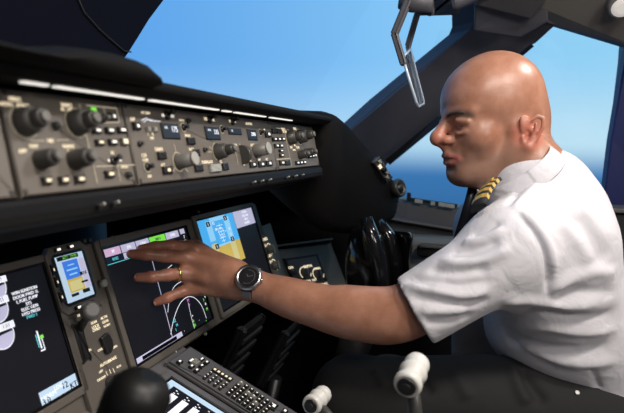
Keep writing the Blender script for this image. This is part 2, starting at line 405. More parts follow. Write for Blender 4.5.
ptext(mb, PM, 'BARO', 283, 129.5, .008); ptext(mb, PM, 'IN  HPA', 284.5, 132, .006); ptext(mb, PM, 'MINS', 294.5, 129, .008); ptext(mb, PM, 'ND', 294.5, 145.5, .006); ptext(mb, PM, 'MAP', 291, 147.5, .007); ptext(mb, PM, 'PLAN', 297.5, 147.5, .007); ptext(mb, PM, 'RANGE', 294, 150, .005)
pline(mb, PM, [(283.5, 129), (291.5, 166)], .0016); pline(mb, PM, [(276.5, 159.5), (289.5, 158.5)], .0016); pline(mb, PM, [(276, 128), (282.5, 129)], .0014)
dotring(mb, PM, 289, 138, .016, .0009); dotring(mb, PM, 299, 137, .016, .0009)
merge_into(mb, fp)
# ================================================================== glareshield body
gl = empty('glareshield', (.65, .5, .95), 'black glareshield over the instrument panel, its rounded right end curling down towards the side window', 'glareshield')
def PMx(X, v, w=0): p = PM.P(0, v, w); return V((X, p.y, p.z))
Xa, Xb = .16, PM.P(uL4, 0).x
tb, bb = PMx(0, MCP_T), PMx(0, MCP_B)
# frame round the panels: hood lip above, rail below, back board behind
mb = MB()
prof = [(tb.y+.002, tb.z+.0015), (.318, tb.z+.0035), (.308, tb.z+.010), (.307, tb.z+.015), (.313, tb.z+.020), (.34, tb.z+.023), (.80, tb.z+.022), (.80, tb.z-.0), (tb.y+.04, tb.z-.005), (tb.y+.04, bb.z), (.62, .94), (.585, .925), (.44, bb.z-.055), (.36, bb.z-.032), (.345, bb.z-.028), (bb.y-.008, bb.z-.02), (bb.y-.006, bb.z-.004), (bb.y+.0, bb.z-.001), (bb.y+.02, bb.z-.001), (tb.y+.02, tb.z+.001)]
XE = Xb+.002
mb.loft([[V((X, y, z)) for y, z in prof] for X in (Xa, XE)], HOOD, smooth=False)
mb.build('hood', gl, bevel=.002)
# raised padded brow at the left
mb = MB(); secs = []
bp_ = [(.12, .012, 1), (.24, .013, 1)]
for x, y, r in ((0, 84, 1), (20, 62, 1), (45, 50, 1), (75, 45, 1), (100, 48, 1), (125, 56, 1), (138, 62, .95), (146, 70, .8), (150, 78, .6), (152, 88, .3)):
    p = MY(x, y, .31); bp_.append((p.x, max(.012, p.z-tb.z-.012) if r == 1 else max(.004, p.z-tb.z-.012), r))
for X, dz, r in bp_:
    secs.append([V((X, y, tb.z+.012+z)) for y, z in ((.312-.012*r, .0), (.305-.012*r, .006*r), (.303-.012*r, dz*.5), (.309-.01*r, dz*.82), (.325, dz), (.5, dz+.004), (.6, dz), (.62, 0))])
mb.loft(secs, HOOD); mb.build('brow_pad', gl)
# rail under the panels
mb = MB(); mb.box(V(((Xa+Xb)/2, bb.y-.004, bb.z-.012)), (Xb-Xa)/2, .006, .011, LIP, bev=.003); rail = mb.build('rail', gl)
PR = Plane(V((0, bb.y-.010, bb.z-.012)), (1, 0, 0), (0, 0, 1))
mb = MB()
# flood strips
for x0, x1 in ((16, 41), (49, 137), (145, 213), (219, 226), (231, 261), (267, 288)):
    c0 = MY(x0, 90, tb.y-.02).x; c1 = MY(x1, 112, tb.y-.02).x
    mb = MB(); mb.box(V(((c0+c1)/2, tb.y-.026, tb.z+.0016)), (c1-c0)/2, .003, .0008, LAMPM); mb.build('flood_strip', gl)
for x in (98.5, 113, 252, 260, 268, 286, 294, 301): 
    p = PR.P(MY(x, 190, PR.o.y).x, -.001); mb = MB()
    mb.lathe(p, PR.n, [(0, .0026), (.002, .0024)], BLACK, 12); mb.lathe(p, PR.n+PR.uv*.4, [(0, .0011), (.004, .0012), (.006, .0015), (.007, .0011)], KNOBL, 10)
    mb.build('toggle_switch', gl)
# right cheek of the glareshield: a wrapped pad
def seg(p_top, p_front, p_mid, p_bot, back):
    a, b, c, d = [V(x) for x in (p_top, p_front, p_mid, p_bot)]
    return [V((a.x, back, a.z-.02)), a+(V((a.x, back, a.z))-a)*.4, a, b, (b+c)*.5, c, (c+d)*.5, d, V((d.x, min(back, d.y+.05), d.z+.015))]
def segx(X, pts, back): return seg(*[V((X, y, z)) for y, z in pts], back)
S = [segx(Xb+.004, ((.33, tb.z+.03), (.307, tb.z+.02), (bb.y-.014, bb.z-.004), (.40, bb.z-.06)), .75),
     segx(Xb+.03, ((.33, tb.z+.034), (.307, tb.z+.022), (bb.y-.012, bb.z-.004), (.40, bb.z-.07)), .72),
     seg(M(335, 108, 1.20), M(336, 118, 1.17), M(334, 172, 1.18), M(322, 236, 1.22), .66),
     seg(M(352, 121, 1.28), M(350, 134, 1.25), M(348, 182, 1.24), M(342, 240, 1.27), .6),
     seg(M(366, 137, 1.35), M(364, 152, 1.31), M(362, 192, 1.30), M(358, 238, 1.32), .56),
     seg(M(384, 159, 1.44), M(381, 174, 1.39), M(376, 202, 1.36), M(374, 232, 1.37), .5),
     seg(M(397, 176, 1.50), M(393, 188, 1.45), M(389, 208, 1.42), M(388, 226, 1.42), .45),
     seg(M(406, 191, 1.55), M(405, 199, 1.52), M(403, 208, 1.5), M(401, 218, 1.5), .4)]
mb = MB(); mb.loft(S, HOOD); mb.build('end_cheek', gl, sub=1)
# air vent and small placard on the cheek edge
vn = V((-.42, -.86, .25)).normalized()
t_ = empty('air_vent', M(399, 187, 1.475), 'round grey air outlet on the right tip of the glareshield', 'air vent')
mb = MB(); p = M(399, 188, 1.45); mb.lathe(p-vn*.02, vn, [(0, .022), (.02, .025), (.027, .0235), (.028, .019), (.022, .017)], KNOB, 28); mb.build('outlet_ring', t_)
mb = MB(); mb.lathe(p-vn*.01, vn, [(0, .0165), (.012, .015), (.018, .009), (.021, .003)], BLACK, 20); mb.build('nozzle', t_)
t_ = empty('switch_plate', M(381, 165, 1.4), 'small plate with pale lit switches on the sloping edge of the black cheek', 'switch plate')
PS = Plane(M(383, 170, 1.375), M(392, 183, 1.42)-M(375, 157, 1.35), V((.6, -.5, .62)))
mb = MB(); mb.box(PS.P(0, 0, -.004), .042, .014, .006, KNOB, (PS.ux, PS.uv, PS.n), bev=.002); mb.build('plate', t_)
for k, (u, v) in enumerate(((-.03, .003), (-.018, -.004), (.012, .003), (.024, -.004))):
    mb = MB(); mb.box(PS.P(u, v, .004), .0055, .0045, .003, (KNOBL if k != 1 else LEG), (PS.ux, PS.uv, PS.n), bev=.001); mb.build('switch', t_)
mb = MB(); mb.box(PS.P(-.003, 0, .005), .007, .007, .005, BLACK, (PS.ux, PS.uv, PS.n), bev=.001); mb.build('guard', t_)
# ================================================================== main instrument panel
ip = empty('instrument_panel', (.65, .56, .62), 'brown-grey instrument panel board holding the displays below the glareshield', 'instrument panel')
def PDv(py, px): return PD.uv_(px, py)[1]
vb = PD.uv_(145, 377)[1]
ax = (PD.ux, PD.uv, PD.n)
VT = .012
uLb, uRb = PD.uv_(-60, 400)[0], PD.uv_(271, 250)[0]
mb = MB(); mb.box(PD.P((uLb+uRb)/2, (VT+vb)/2, -.0145), (uRb-uLb)/2, (VT-vb)/2, .01, PANEL2, ax, bev=.003); mb.build('board', ip)
def quad_uv(*pts):
    a = [PD.uv_(*p) for p in pts]
    us = sorted(x[0] for x in a); vs = sorted(x[1] for x in a)
    return (us[0]+us[1])/2, (vs[0]+vs[1])/2, (us[2]+us[3])/2, (vs[2]+vs[3])/2
def display(label, u0, v0, u1, v1, rim=.011, name='display_unit', cat='display screen', grp=None):
    t = empty(name, PD.P((u0+u1)/2, v0), label, cat, grp)
    mb = MB()
    for (a0, b0, a1, b1) in ((u0-rim, v0-rim, u0, v1+rim), (u1, v0-rim, u1+rim, v1+rim), (u0, v0-rim, u1, v0), (u0, v1, u1, v1+rim)):
        mb.box(PD.P((a0+a1)/2, (b0+b1)/2, 0), (a1-a0)/2, (b1-b0)/2, .003, PANEL2, ax)
    mb.build('bezel', t, bevel=.0012)
    mb = MB()
    g = .004
    for (a0, b0, a1, b1) in ((u0, v0, u0+g, v1), (u1-g, v0, u1, v1), (u0+g, v0, u1-g, v0+g), (u0+g, v1-g, u1-g, v1)):
        mb.box(PD.P((a0+a1)/2, (b0+b1)/2, -.001), (a1-a0)/2, (b1-b0)/2, .0025, GLASS_D, ax)
    mb.build('gasket', t)
    mb = MB(); rect(mb, PD, u0, v0, u1, v1, SCREEN, -.001); mb.box(PD.P((u0+u1)/2, (v0+v1)/2, -.002), (u1-u0)/2, (v1-v0)/2, .0006, GLASS_D, ax)
    return t, mb.build('screen', t)
W0 = -.0004
def px(pts): return [PD.uv_(*p) for p in pts]
# --- right inboard (the one being touched)
u0, v0, u1, v1 = quad_uv((97, 247), (187, 226), (213, 320), (137, 366))
dC = (u0, v0, u1, v1)
t, scr = display('large dark display with a green tab and a map arc, touched by the hand', u0, v0, u1, v1, grp='large flight displays')
mb = MB(); W, H = u1-u0, v1-v0
def fr(a, b): return u0+W*a, v0+H*b
def R_(a0, b0, a1, b1, mt, w=W0): (x0, y0), (x1, y1) = fr(a0, b0), fr(a1, b1); rect(mb, PD, x0, y0, x1, y1, mt, w)
def T_(s_, a, b, sz, mt, w=0., bold=.0004): x, y = fr(a, b); text(mb, s_, PD, x, y, sz, mt, w, bold=bold)
def L_(pts, wd, mt, w=W0): line(mb, PD, [fr(*p) for p in pts], wd, mt, w)
tabs = [(.03, .19, S_PINK, 'PF'), (.19, .345, S_LAV, 'SYS'), (.345, .50, S_LAV, 'CDU'), (.50, .70, S_GREEN, 'INFO'), (.70, .88, S_LAV, 'CHKL')]
for a, b, mt, s_ in tabs: R_(a, .91, b-.008, .975, mt); T_(s_, (a+b)/2, .942, .0075, S_DK if mt is S_GREEN else S_WHITE)
R_(.895, .925, .96, .975, S_LAV); T_('7', .93, .89, .009, S_WHITE)
T_('NAV', .92, .85, .006, S_WHITE)
R_(.03, .855, .19, .905, S_DK); T_('0102', .11, .88, .0075, S_CYAN); R_(.195, .855, .345, .905, S_LAV); T_('MSG', .27, .88, .007, S_WHITE); R_(.35, .855, .5, .905, S_DK); T_('00 01', .42, .88, .0075, S_CYAN)
T_('GS 0 TAS', .6, .88, .0075, S_GREEN); T_('ETA 0', .77, .87, .0075, S_GREEN)
L_([(.03, .848), (.5, .848)], .0012, S_CYAN)
line(mb, PD, px([(146.5, 238), (176.5, 352)]), .0018, S_LAV, W0)
R_(.03, .012, .555, .062, S_LAV); R_(.085, .022, .48, .052, GLASS_D, 0.)
# map half: arc, compass and track
def cat(p, n=5):
    r = []
    for i in range(len(p)-1):
        q0, q1, q2, q3 = [V(p[max(0, min(len(p)-1, i+d))]) for d in (-1, 0, 1, 2)]
        for k in range(n): t = k/n; r.append(tuple(.5*(2*q1+(q2-q0)*t+(2*q0-5*q1+4*q2-q3)*t*t+(3*q1-q0-3*q2+q3)*t**3)))
    return r+[tuple(p[-1])]
line(mb, PD, cat(px([(171, 334), (174, 319), (180, 304), (187.5, 297), (195, 298), (202, 306), (206.5, 318)])), .0014, S_WHITE, W0)
line(mb, PD, cat(px([(168, 312), (170, 297), (175, 286), (184, 280)])), .0012, S_WHITE, W0)
line(mb, PD, px([(163.5, 276), (167, 269), (172, 265)]), .0012, S_WHITE, W0)
line(mb, PD, px([(188.5, 303), (191.5, 317), (195.5, 331)]), .0013, S_WHITE, W0)
for s_, x, y, mt, sz in (('M', 188, 300.5, S_MAG, .009), ('V', 189.5, 305, S_MAG, .007), ('A', 193.5, 321, S_GREEN, .008), ('00', 194.5, 325.5, S_GREEN, .009), ('GS', 196, 330, S_GREEN, .009), ('+', 192.5, 316, S_WHITE, .008),
    ('2', 203.5, 300, S_GREEN, .008), ('0', 205.5, 304, S_WHITE, .008), ('M', 207, 309, S_GREEN, .008), ('9', 205, 297, S_WHITE, .008), ('02', 174.5, 321, S_CYAN, .009), ('N', 177, 325, S_CYAN, .008), ('1', 176, 330, S_CYAN, .008), ('A', 206.5, 322, S_GREEN, .009), ('.', 184, 330, S_WHITE, .009), ('.', 199, 319, S_WHITE, .009)):
    u, v = PD.uv_(x, y); text(mb, s_, PD, u, v, sz, mt, 0, bold=.0004)
merge_into(mb, scr)
# --- right outboard (attitude picture)
uo0, vo0 = PD.uv_(195, 221); uo1 = PD.uv_(262, 245)[0]+.006
u0, v0, u1, v1 = PD.uv_(195, 221)[0], v0, uo1, PD.uv_(195, 220)[1]
t, scr = display('display with a blue and yellow attitude picture, right of the hand', u0, v0, u1, v1, grp='large flight displays', rim=.009)
mb = MB(); W, H = u1-u0, v1-v0
def q_(b): return .42+(b-.02)*(.565/.965)
def R2(a0, b0, a1, b1, mt, w=W0): R_(a0, q_(b0), a1, q_(b1), mt, w)
def T2(s_, a, b, sz): T_(s_, a, q_(b), sz, S_WHITE, .0006)
def L2(pts, wd): L_([(a, q_(b)) for a, b in pts], wd, S_WHITE, .0002)
R2(.012, .43, .60, .985, S_SKY); R2(.012, .02, .60, .43, S_GND)
R_(.605, .78, .985, .985, S_LAV)
R2(.13, .55, .215, .93, S_SKYL, 0); R2(.13, .06, .215, .5, S_GNDL, 0); R2(.42, .48, .51, .93, S_SKYL, 0); R2(.42, .06, .51, .43, S_GNDL, 0); R2(.2, .90, .45, .975, S_SKYL, .0001); R2(.2, .42, .45, .45, S_SKYL, .0001)
for a, b in ((.16, .87), (.45, .9), (.47, .47), (.2, .43)): R2(a-.025, b-.04, a+.03, b+.05, GLASS_D, .0003); T2('5', a, b, .009)
for k in range(6):
    b = .5+k*.06; L2([(.30-.02*(k % 2), b), (.36+.02*(k % 2), b)], .0011)
c_ = fr(.33, q_(.66)); line(mb, PD, [(c_[0]+.012*cos(q), c_[1]+.012*sin(q)) for q in [2*pi*i/20 for i in range(21)]], .0012, S_WHITE, .0002)
T2('TO', .24, .86, .0085); T2('200', .26, .74, .008); L2([(.33, .84), (.33, .47)], .001); T2('+', .4, .66, .009); T2('20', .47, .68, .007); T2('3', .47, .57, .007)
for k, s_ in enumerate(('FLT NO', 'UTC 19:32', 'DATE', 'ELAPSED')): T_(s_, .82, .95-k*.045, .0078, S_WHITE, 0)
for a, b, s_, mt in ((.08, .3, '42', S_CYAN), (.09, .25, '01', S_CYAN), (.1, .19, 'R', S_CYAN), (.2, .3, '.', S_WHITE), (.22, .25, '4', S_WHITE), (.3, .22, '/', S_PINK), (.35, .28, 'A', S_GREEN), (.3, .12, '0', S_WHITE)): T_(s_, a, b, .009, mt, .0008)
merge_into(mb, scr)
# --- left inboard
a0 = PD.uv_(45, 263); a1 = PD.uv_(80, 385)
u1 = (a0[0]+a1[0])/2; v1 = PD.uv_(20, 268)[1]; v0 = PD.uv_(80, 387)[1]; u0 = u1-(dC[2]-dC[0])
t, scr = display('large black display with white engine gauges at the left edge of the frame', u0, v0, u1, v1, grp='large flight displays', rim=.010)
mb = MB(); W, H = u1-u0, v1-v0
def uvp(x, y): return PD.uv_(x, y)
for k, yy in enumerate((278, 283, 288, 293, 297, 302, 308, 313, 318)): pass
lines_ = ('WIN IGNITION', 'DOOR FWD 1L', 'L FUEL PUMP', 'SYS', 'ELEC GEN', 'HYD PRESS')
for k, s_ in enumerate(lines_):
    u, v = uvp(24.5+k*1.3, 290.5+k*4.3); text(mb, s_, PD, u, v, .0062, S_WHITE, W0+.0004, bold=.0008)
u, v = uvp(32, 316); text(mb, 'FWD 1', PD, u, v, .006, S_CYAN, W0+.0004, bold=.0005)
for (x, y) in ((-4, 309), (2, 335), (-6, 288)):
    u, v = uvp(x, y); pts = [(u, v)]+arc(u, v, .017, -pi*.95, pi*.02, 16); poly(mb, PD, pts, S_LAV, W0); line(mb, PD, arc(u, v, .0175, -pi*.95, pi*.18, 16), .0012, S_WHITE, 0)
    rect(mb, PD, u-.004, v+.004, u+.022, v+.013, S_WHITE, W0); text(mb, '1.03', PD, u+.009, v+.0085, .0065, GLASS_D, 0.0002)
u, v = uvp(40.5, 339)
rect(mb, PD, u-.003, v-.012, u-.0005, v+.012, S_WHITE, W0); rect(mb, PD, u+.002, v-.014, u+.0035, v+.004, S_WHITE, W0); rect(mb, PD, u-.006, v-.010, u-.0045, v+.008, S_CYAN, W0); rect(mb, PD, u+.0, v-.0, u+.006, v+.0045, S_GREEN, 0); rect(mb, PD, u-.0045, v-.016, u+.0035, v-.014, S_WHITE, W0)
ub, vb_ = PD.uv_(80, 391); R_(.74, .012, .985, .115, S_PALE)
T_('NORM', .79, .06, .009, S_WHITE); T_('12', .9, .07, .012, GLASS_D); T_('KT', .955, .04, .011, GLASS_D); T_('3.0', .77, .035, .011, GLASS_D); T_('LDG', .86, .085, .008, S_WHITE)
merge_into(mb, scr)
# --- standby display
t = empty('standby_display', PD.at(76, 305), 'small portrait standby display with a blue and green attitude picture', 'display screen')
us, vs_ = PD.uv_(71.5, 277.5); hw, hh = .0295, .035
mb = MB()
o8 = lambda a, b, c: [(us-a+c, vs_-b), (us+a-c, vs_-b), (us+a, vs_-b+c), (us+a, vs_+b-c), (us+a-c, vs_+b), (us-a+c, vs_+b), (us-a, vs_+b-c), (us-a, vs_-b+c)]
mb.prism([PD.P(a, b, -.004) for a, b in o8(.042, .050, .01)], PD.n*.010, PANEL2); mb.build('bezel', t, bevel=.0015)
mb = MB(); mb.prism([PD.P(a, b, .004) for a, b in o8(.034, .0385, .006)], PD.n*.0025, GLASS_D); mb.build('gasket', t)
mb = MB()
def Rs(a0, b0, a1, b1, mt, w): rect(mb, PD, us+hw*a0, vs_+hh*b0, us+hw*a1, vs_+hh*b1, mt, w)
Rs(-.95, -.97, .95, .97, S_PALE, .0068); scr = mb.build('screen', t); mb = MB()
Rs(-.6, -.05, .45, .72, S_BLUE, .0072); Rs(-.6, -.62, .45, -.05, S_GND, .0072); Rs(-.5, -.55, .35, -.15, S_GNDL, .0074); Rs(-.85, .78, .6, .95, BLACK, .0073); Rs(.5, -.6, .92, .7, S_LAV, .0072); Rs(-.45, .3, .3, .36, S_SKYL, .0075); Rs(-.3, .5, .15, .55, S_SKYL, .0075); Rs(-.35, .1, .2, .16, S_SKYL, .0075)
Rs(.35, -.02, .8, .12, BLACK, .0075); Rs(.3, -.35, .75, -.27, BLACK, .0075); Rs(-.6, -.78, -.1, -.66, BLACK, .0075); Rs(.2, -.78, .7, -.62, BLACK, .0075)
text(mb, 'ATT', PD, us-hw*.3, vs_+hh*.86, .006, S_GREEN, .0078); text(mb, '29.92', PD, us+hw*.25, vs_+hh*.86, .006, S_GREEN, .0078); text(mb, '10', PD, us+hw*.6, vs_+hh*.05, .007, S_WHITE, .0079)
merge_into(mb, scr)
for (a, b) in ((-.018, .044), (.008, .044), (-.012, -.044), (.013, -.0445)):
    mb = MB(); mb.box(PD.P(us+a, vs_+b, .0075), .0065, .003, .002, BLACK, ax, bev=.0006); rect(mb, PD, us+a-.0035, vs_+b-.0017, us+a+.0035, vs_+b+.0017, WHITEL, .0099); mb.build('button', t)
for b in (.018, .0, -.022):
    mb = MB(); mb.box(PD.P(us-.0375, vs_+b, .0075), .003, .0075, .002, BLACK, ax, bev=.0006); rect(mb, PD, us-.0385, vs_+b-.002, us-.0365, vs_+b+.002, LEG, .0099); mb.build('button', t)
# round pale knob beside it
u, v = PD.uv_(101, 284); mb = MB(); mb.lathe(PD.P(u, v, .003), PD.n, [(-.006, .0065), (.003, .0065), (.005, .006), (.006, .004)], KNOBL, 20); tag(mb.build('push_knob', None), 'round pale push knob between standby display and the touched display', 'knob')
# --- gear lever / autobrake panel
us0, us1 = PD.uv_(63, 311)[0]-.004, PD.uv_(97, 300)[0]+.008
vt, vbt = vs_-.053, PD.uv_(120, 395)[1]
t = empty('gear_console', PD.P((us0+us1)/2, vbt), 'grey switch panel with amber legends under the standby display', 'control panel')
ug0, ug1 = us-.042, us+.042
mb = MB(); mb.box(PD.P(us, (vt+vbt)/2, -.001), .042, (vt-vbt)/2, .004, PANEL2, ax, bev=.0015); fp = mb.build('faceplate', t)
ul, vl = PD.uv_(91, 312)
mb = MB(); mb.box(PD.P(us-.022, vt-.040, .004), .0105, .030, .0035, BLACK, ax, bev=.003); mb.build('lever_slot', t)
mb = MB(); pA = PD.P(us-.018, vt-.025, .0); pB = PD.at(90, 311, .032)
mb.tube([pA, pA+(pB-pA)*.7, pB], .0055, KNOB, 12); lv = mb.build('gear_lever', t)
mb = MB(); axk = (PD.n*.9+PD.ux*-.25+PD.uv*.15).normalized(); mb.lathe(pB-axk*.006, axk, [(-.003, .008), (0, .0125), (.003, .0135), (.010, .0135), (.013, .0125), (.0145, .009)], KNOBG, 28); mb.build('wheel_knob', lv)
uq, vq = PD.uv_(112, 337); mb = MB(); mb.prism([PD.P(us+a, vt+b, .003) for a, b in ((.012, -.046), (.029, -.042), (.034, -.056), (.032, -.068), (.022, -.074), (.015, -.071))], PD.n*.007, BLACK); mb.build('guarded_switch', t, bevel=.002)
mb = MB()
def gt(s_, x, y, sz, rot=0): u, v = PD.uv_(x, y); text(mb, s_, PD, u, v, sz, LEG, .0036, rot, bold=.0005)
gt('LDG GEAR', 83, 307, .0062); gt('UP', 77, 316, .0055); gt('GEAR', 92, 323, .0055); gt('LOCK', 93.5, 327, .006); gt('OVRD', 94.5, 330, .006); gt('ALTN', 102, 318, .006); gt('GEAR', 103.5, 322, .006); gt('NORM', 105, 326, .005)
gt('DN', 87, 351, .0058); gt('OVRD', 99, 350, .0052); gt('HORN', 112, 348, .0052); gt('AUTOBRAKE', 106.5, 362, .0066); gt('OFF', 99, 372, .005); gt('DISARM', 99.5, 379, .0052); gt('RTO', 117, 367, .005)
for x, y in ((104, 372), (107.5, 370), (111, 369)): 
    u, v = PD.uv_(x, y); line(mb, PD, [(u, v), (u+.001, v-.006)], .0011, LEG, .0036)
merge_into(mb, fp)
u, v = PD.uv_(109, 384); mb = MB(); mb.lathe(PD.P(u, v, .003), PD.n, [(0, .012), (.002, .012), (.012, .0105), (.014, .009)], KNOB, 24, knurl=.04); mb.box(PD.P(u, v, .016), .002, .0115, .004, KNOB, ax, bev=.001); mb.build('selector_knob', t)
# --- little bits above displays
for x, y in ((112, 238), (84, 241), (198, 212), (90, 240)):
    u, v = PD.uv_(x, y); mb = MB(); mb.lathe(PD.P(u, v, -.002), PD.n, [(0, .004), (.004, .004), (.005, .003)], KNOB, 12); mb.build('screw', ip)
u, v = PD.uv_(205, 334); mb = MB(); mb.lathe(PD.P(u, v, -.002), PD.n, [(0, .0035), (.004, .0035), (.006, .0022)], KNOBL, 12); mb.build('lamp_button', ip)
# --- strip with two dials at the right end of the panel
t = empty('dial_strip', PD.at(272, 275), 'narrow panel strip with two lit rotary dials right of the attitude display', 'control panel')
us_, vs2 = PD.uv_(262, 237); ue = PD.uv_(283, 260)[0]
u_a, u_b = uo1+.012, uo1+.085
v_a, v_b = PD.uv_(262, 225)[1]-.0, PD.uv_(275, 290)[1]
mb = MB(); mb.box(PD.P((u_a+u_b)/2, (v_a+v_b)/2, .0), (u_b-u_a)/2, (v_a-v_b)/2, .004, CONS, ax, bev=.002); fp = mb.build('faceplate', t)
lg = MB()
for (x, y, s_) in ((268, 250, 'FWD'), (273, 266, 'AFT')):
    u, v = PD.uv_(x, y); line(lg, PD, arc(u, v, .017, -.3*pi, .75*pi, 16), .0022, LEG, .0048); text(lg, s_, PD, u-.008, v+.03, .013, LEG, .0048, bold=.0012); text(lg, '0', PD, u-.02, v+.014, .013, LEG, .0048, bold=.001)
    mb = MB(); mb.lathe(PD.P(u, v, .003), PD.n, [(0, .013), (.002, .013), (.012, .011), (.014, .009)], KNOBG, 22, knurl=.04); mb.box(PD.P(u, v, .017), .0016, .011, .003, KNOBL, ax); mb.build('dial', t)
merge_into(lg, fp)
# --- angled side panel with three dials
o_ = V((MY(272, 248, .54).x, .54, MY(272, 248, .54).z))
PQ = Plane(M(285, 262, 1.46), V((.17, -.115, 0)), (V((.1, .42, .9))))
t = empty('dial_console', PQ.at(305, 300), 'dark framed side panel with lit rotary dials beyond the forearm', 'control panel')
def box_q(mb, c0, c1, w0, w1, mt, bev=.0):
    (a0, b0), (a1, b1) = c0, c1
    mb.box(PQ.P((a0+a1)/2, (b0+b1)/2, (w0+w1)/2), abs(a1-a0)/2, abs(b1-b0)/2, (w1-w0)/2, mt, (PQ.ux, PQ.uv, PQ.n), bev)
mb = MB(); box_q(mb, (-.075, -.14), (.2, .045), -.03, -.004, CONS, .004); mb.build('housing', t)
mb = MB(); box_q(mb, (-.082, .043), (.2, .053), -.05, .012, PANEL, .004); mb.build('ledge', t)
mb = MB(); box_q(mb, (-.004, -.075), (.125, .012), -.004, .002, BLACK, .002); mb.build('frame', t)
mb = MB(); box_q(mb, (.004, -.075), (.115, .004), .0, .004, PED, .001); fp = mb.build('faceplate', t)
lg = MB()
for k, (x, y, r) in enumerate(((292, 272.5, .008), (303, 271, .0145), (315, 270, .0145))):
    u, v = PQ.uv_(x, y, .004)
    if k: line(lg, PQ, arc(u, v, r*1.3, -.2*pi, 1.2*pi, 18), .0025, LEG, .0046)
    mb = MB(); mb.lathe(PQ.P(u, v, .004), PQ.n, [(0, r), (.002, r), (.011, r*.85), (.013, r*.7)], KNOBG, 22, knurl=.05); mb.box(PQ.P(u, v, .017), .0016, r*.85, .003, KNOBL if k else KNOBG, (PQ.ux, PQ.uv, PQ.n)); mb.build('dial', t)
for s_, x, y, sz in (('WIPER', 305, 263.5, .011), ('OFF', 289, 268, .0105), ('L', 301.5, 264.8, .01), ('HIGH', 313.5, 264.5, .01), ('AUDIO  INT', 305, 279.5, .010), ('PANEL', 318, 281, .012)):
    u, v = PQ.uv_(x, y); text(lg, s_, PQ, u, v, sz, LEG, .0048, bold=.0014)
merge_into(lg, fp)
# ================================================================== pedestal
T25 = radians(24)
p0 = PD.at(150, 370)
PP = Plane(V((0, MY(190, 350, .5).y, MY(190, 350, .5).z)), (1, 0, 0), (0, cos(T25), sin(T25)))
pax = (PP.ux, PP.uv, PP.n)
uK1 = PP.uv_(290, 413)[0]+.012; uK0 = uK1-.62
ped = empty('centre_pedestal', (uK1-.3, .2, 0), 'grey centre pedestal sloping down and back from under the displays', 'pedestal')
v_low = PP.uv_(330, 440)[1]
zt, zl = PP.P(0, .03), PP.P(0, -.36)
mb = MB()
mb.prism([V((uK0, y, z)) for y, z in ((zt.y, zt.z-.004), (zl.y, zl.z-.004), (-.75, zl.z-.004), (-.75, 0.001), (.42, 0.001), (zt.y, .3))], V((uK1-uK0, 0, 0)), PED); mb.build('body', ped, bevel=.006)
# lower bezel slope between the panel and the pedestal
mb = MB(); mb.prism([V((uLb, PD.P(0, vb).y, PD.P(0, vb).z)), V((uLb, PD.P(0, vb).y-.004, PD.P(0, vb).z-.02)), V((uLb, zt.y-.03, zt.z-.018)), V((uLb, zt.y+.02, zt.z-.03)), V((uLb, zt.y+.06, PD.P(0, vb).z))], V((uK1-uLb, 0, 0)), PED); mb.build('top_rail', ped, bevel=.002)
# lower display
ud1, vd1 = PP.uv_(172, 377); ud1 = PP.uv_(196, 394)[0]
t = empty('display_unit', PP.P(ud1-.14, vd1-.2), 'pedestal display in a pale blue frame with white striped bars, below the touched display', 'display screen')
mb = MB(); g = .012; ud0 = ud1-.28; vd0 = vd1-.22
for (a0, b0, a1, b1) in ((ud0-g, vd0-g, ud0, vd1+g), (ud1, vd0-g, ud1+g, vd1+g), (ud0, vd0-g, ud1, vd0), (ud0, vd1, ud1, vd1+g)): mb.box(PP.P((a0+a1)/2, (b0+b1)/2, .001), (a1-a0)/2, (b1-b0)/2, .004, PED, pax)
mb.build('bezel', t, bevel=.001)
mb = MB(); mb.box(PP.P((ud0+ud1)/2, (vd0+vd1)/2, -.001), (ud1-ud0)/2, (vd1-vd0)/2, .002, GLASS_D, pax); rect(mb, PP, ud0+.004, vd0+.004, ud1-.004, vd1-.004, S_PALE, .0012); rect(mb, PP, ud0+.012, vd0+.012, ud1-.016, vd1-.016, SCREEN, .0016)
scr = mb.build('screen', t); mb = MB()
for k in range(9):
    u = ud1-.022; v = vd1-.024-k*.021
    rect(mb, PP, u-.062, v-.012, u-.012, v, S_WHITE, .002)
    for j in range(3): rect(mb, PP, u-.010+j*.004-.0, v-.004-(j % 2)*.005, u-.008+j*.004, v-.001-(j % 2)*.005, S_WHITE, .002)
    rect(mb, PP, u-.075, v-.009, u-.069, v-.004, S_WHITE, .002)
    rect(mb, PP, u-.16, v-.012, u-.1, v, S_LAV if k % 3 else S_CYAN, .002)
merge_into(mb, scr)
# keypad
t = empty('keypad', PP.P(uK1-.05, -.1), 'grey keypad unit with rows of small black keys along the pedestal edge', 'keypad')
ukL = ud1+.020; vk0 = PP.uv_(330, 440)[1]
mb = MB(); mb.box(PP.P((ukL+uK1-.006)/2, (vk0+.006)/2, .002), (uK1-.006-ukL)/2, (.006-vk0)/2, .005, PED, pax, bev=.003); mb.build('housing', t)
def key(px_, py_, w, h, lit=WHITEL, body=BLACK, lw=.45, lh=.4, rnd=False):
    u, v = PP.uv_(px_, py_, .007); mb = MB()
    if rnd: mb.lathe(PP.P(u, v, .006), PP.n, [(0, w/2), (.004, w/2*.95), (.005, w/2*.7)], body, 12)
    else: mb.box(PP.P(u, v, .009), w/2, h/2, .003, body, pax, bev=.0008)
    if lit: rect(mb, PP, u-w/2*lw, v-h/2*lh, u+w/2*lw, v+h/2*lh, lit, .0125)
    return mb.build('key', t)
key(179, 350.5+13, .011, .009); key(191, 368, .012, .008); key(201, 361, .013, .007, lw=.6); key(206, 364, .011, .008); key(196, 372, .012, .008); key(201, 367.5, .012, .008)
key(195, 363, .016, .013, None, KNOBL); key(190.5, 362.5, .014, .005, WHITEL, BLACK, .8, .7)
for r in range(4):
    for c in range(3): key(204+r*5.2+c*3.0, 379+r*3.5-c*2.3, .0066, .0085, WHITEL, lw=.3, lh=.3, rnd=True)
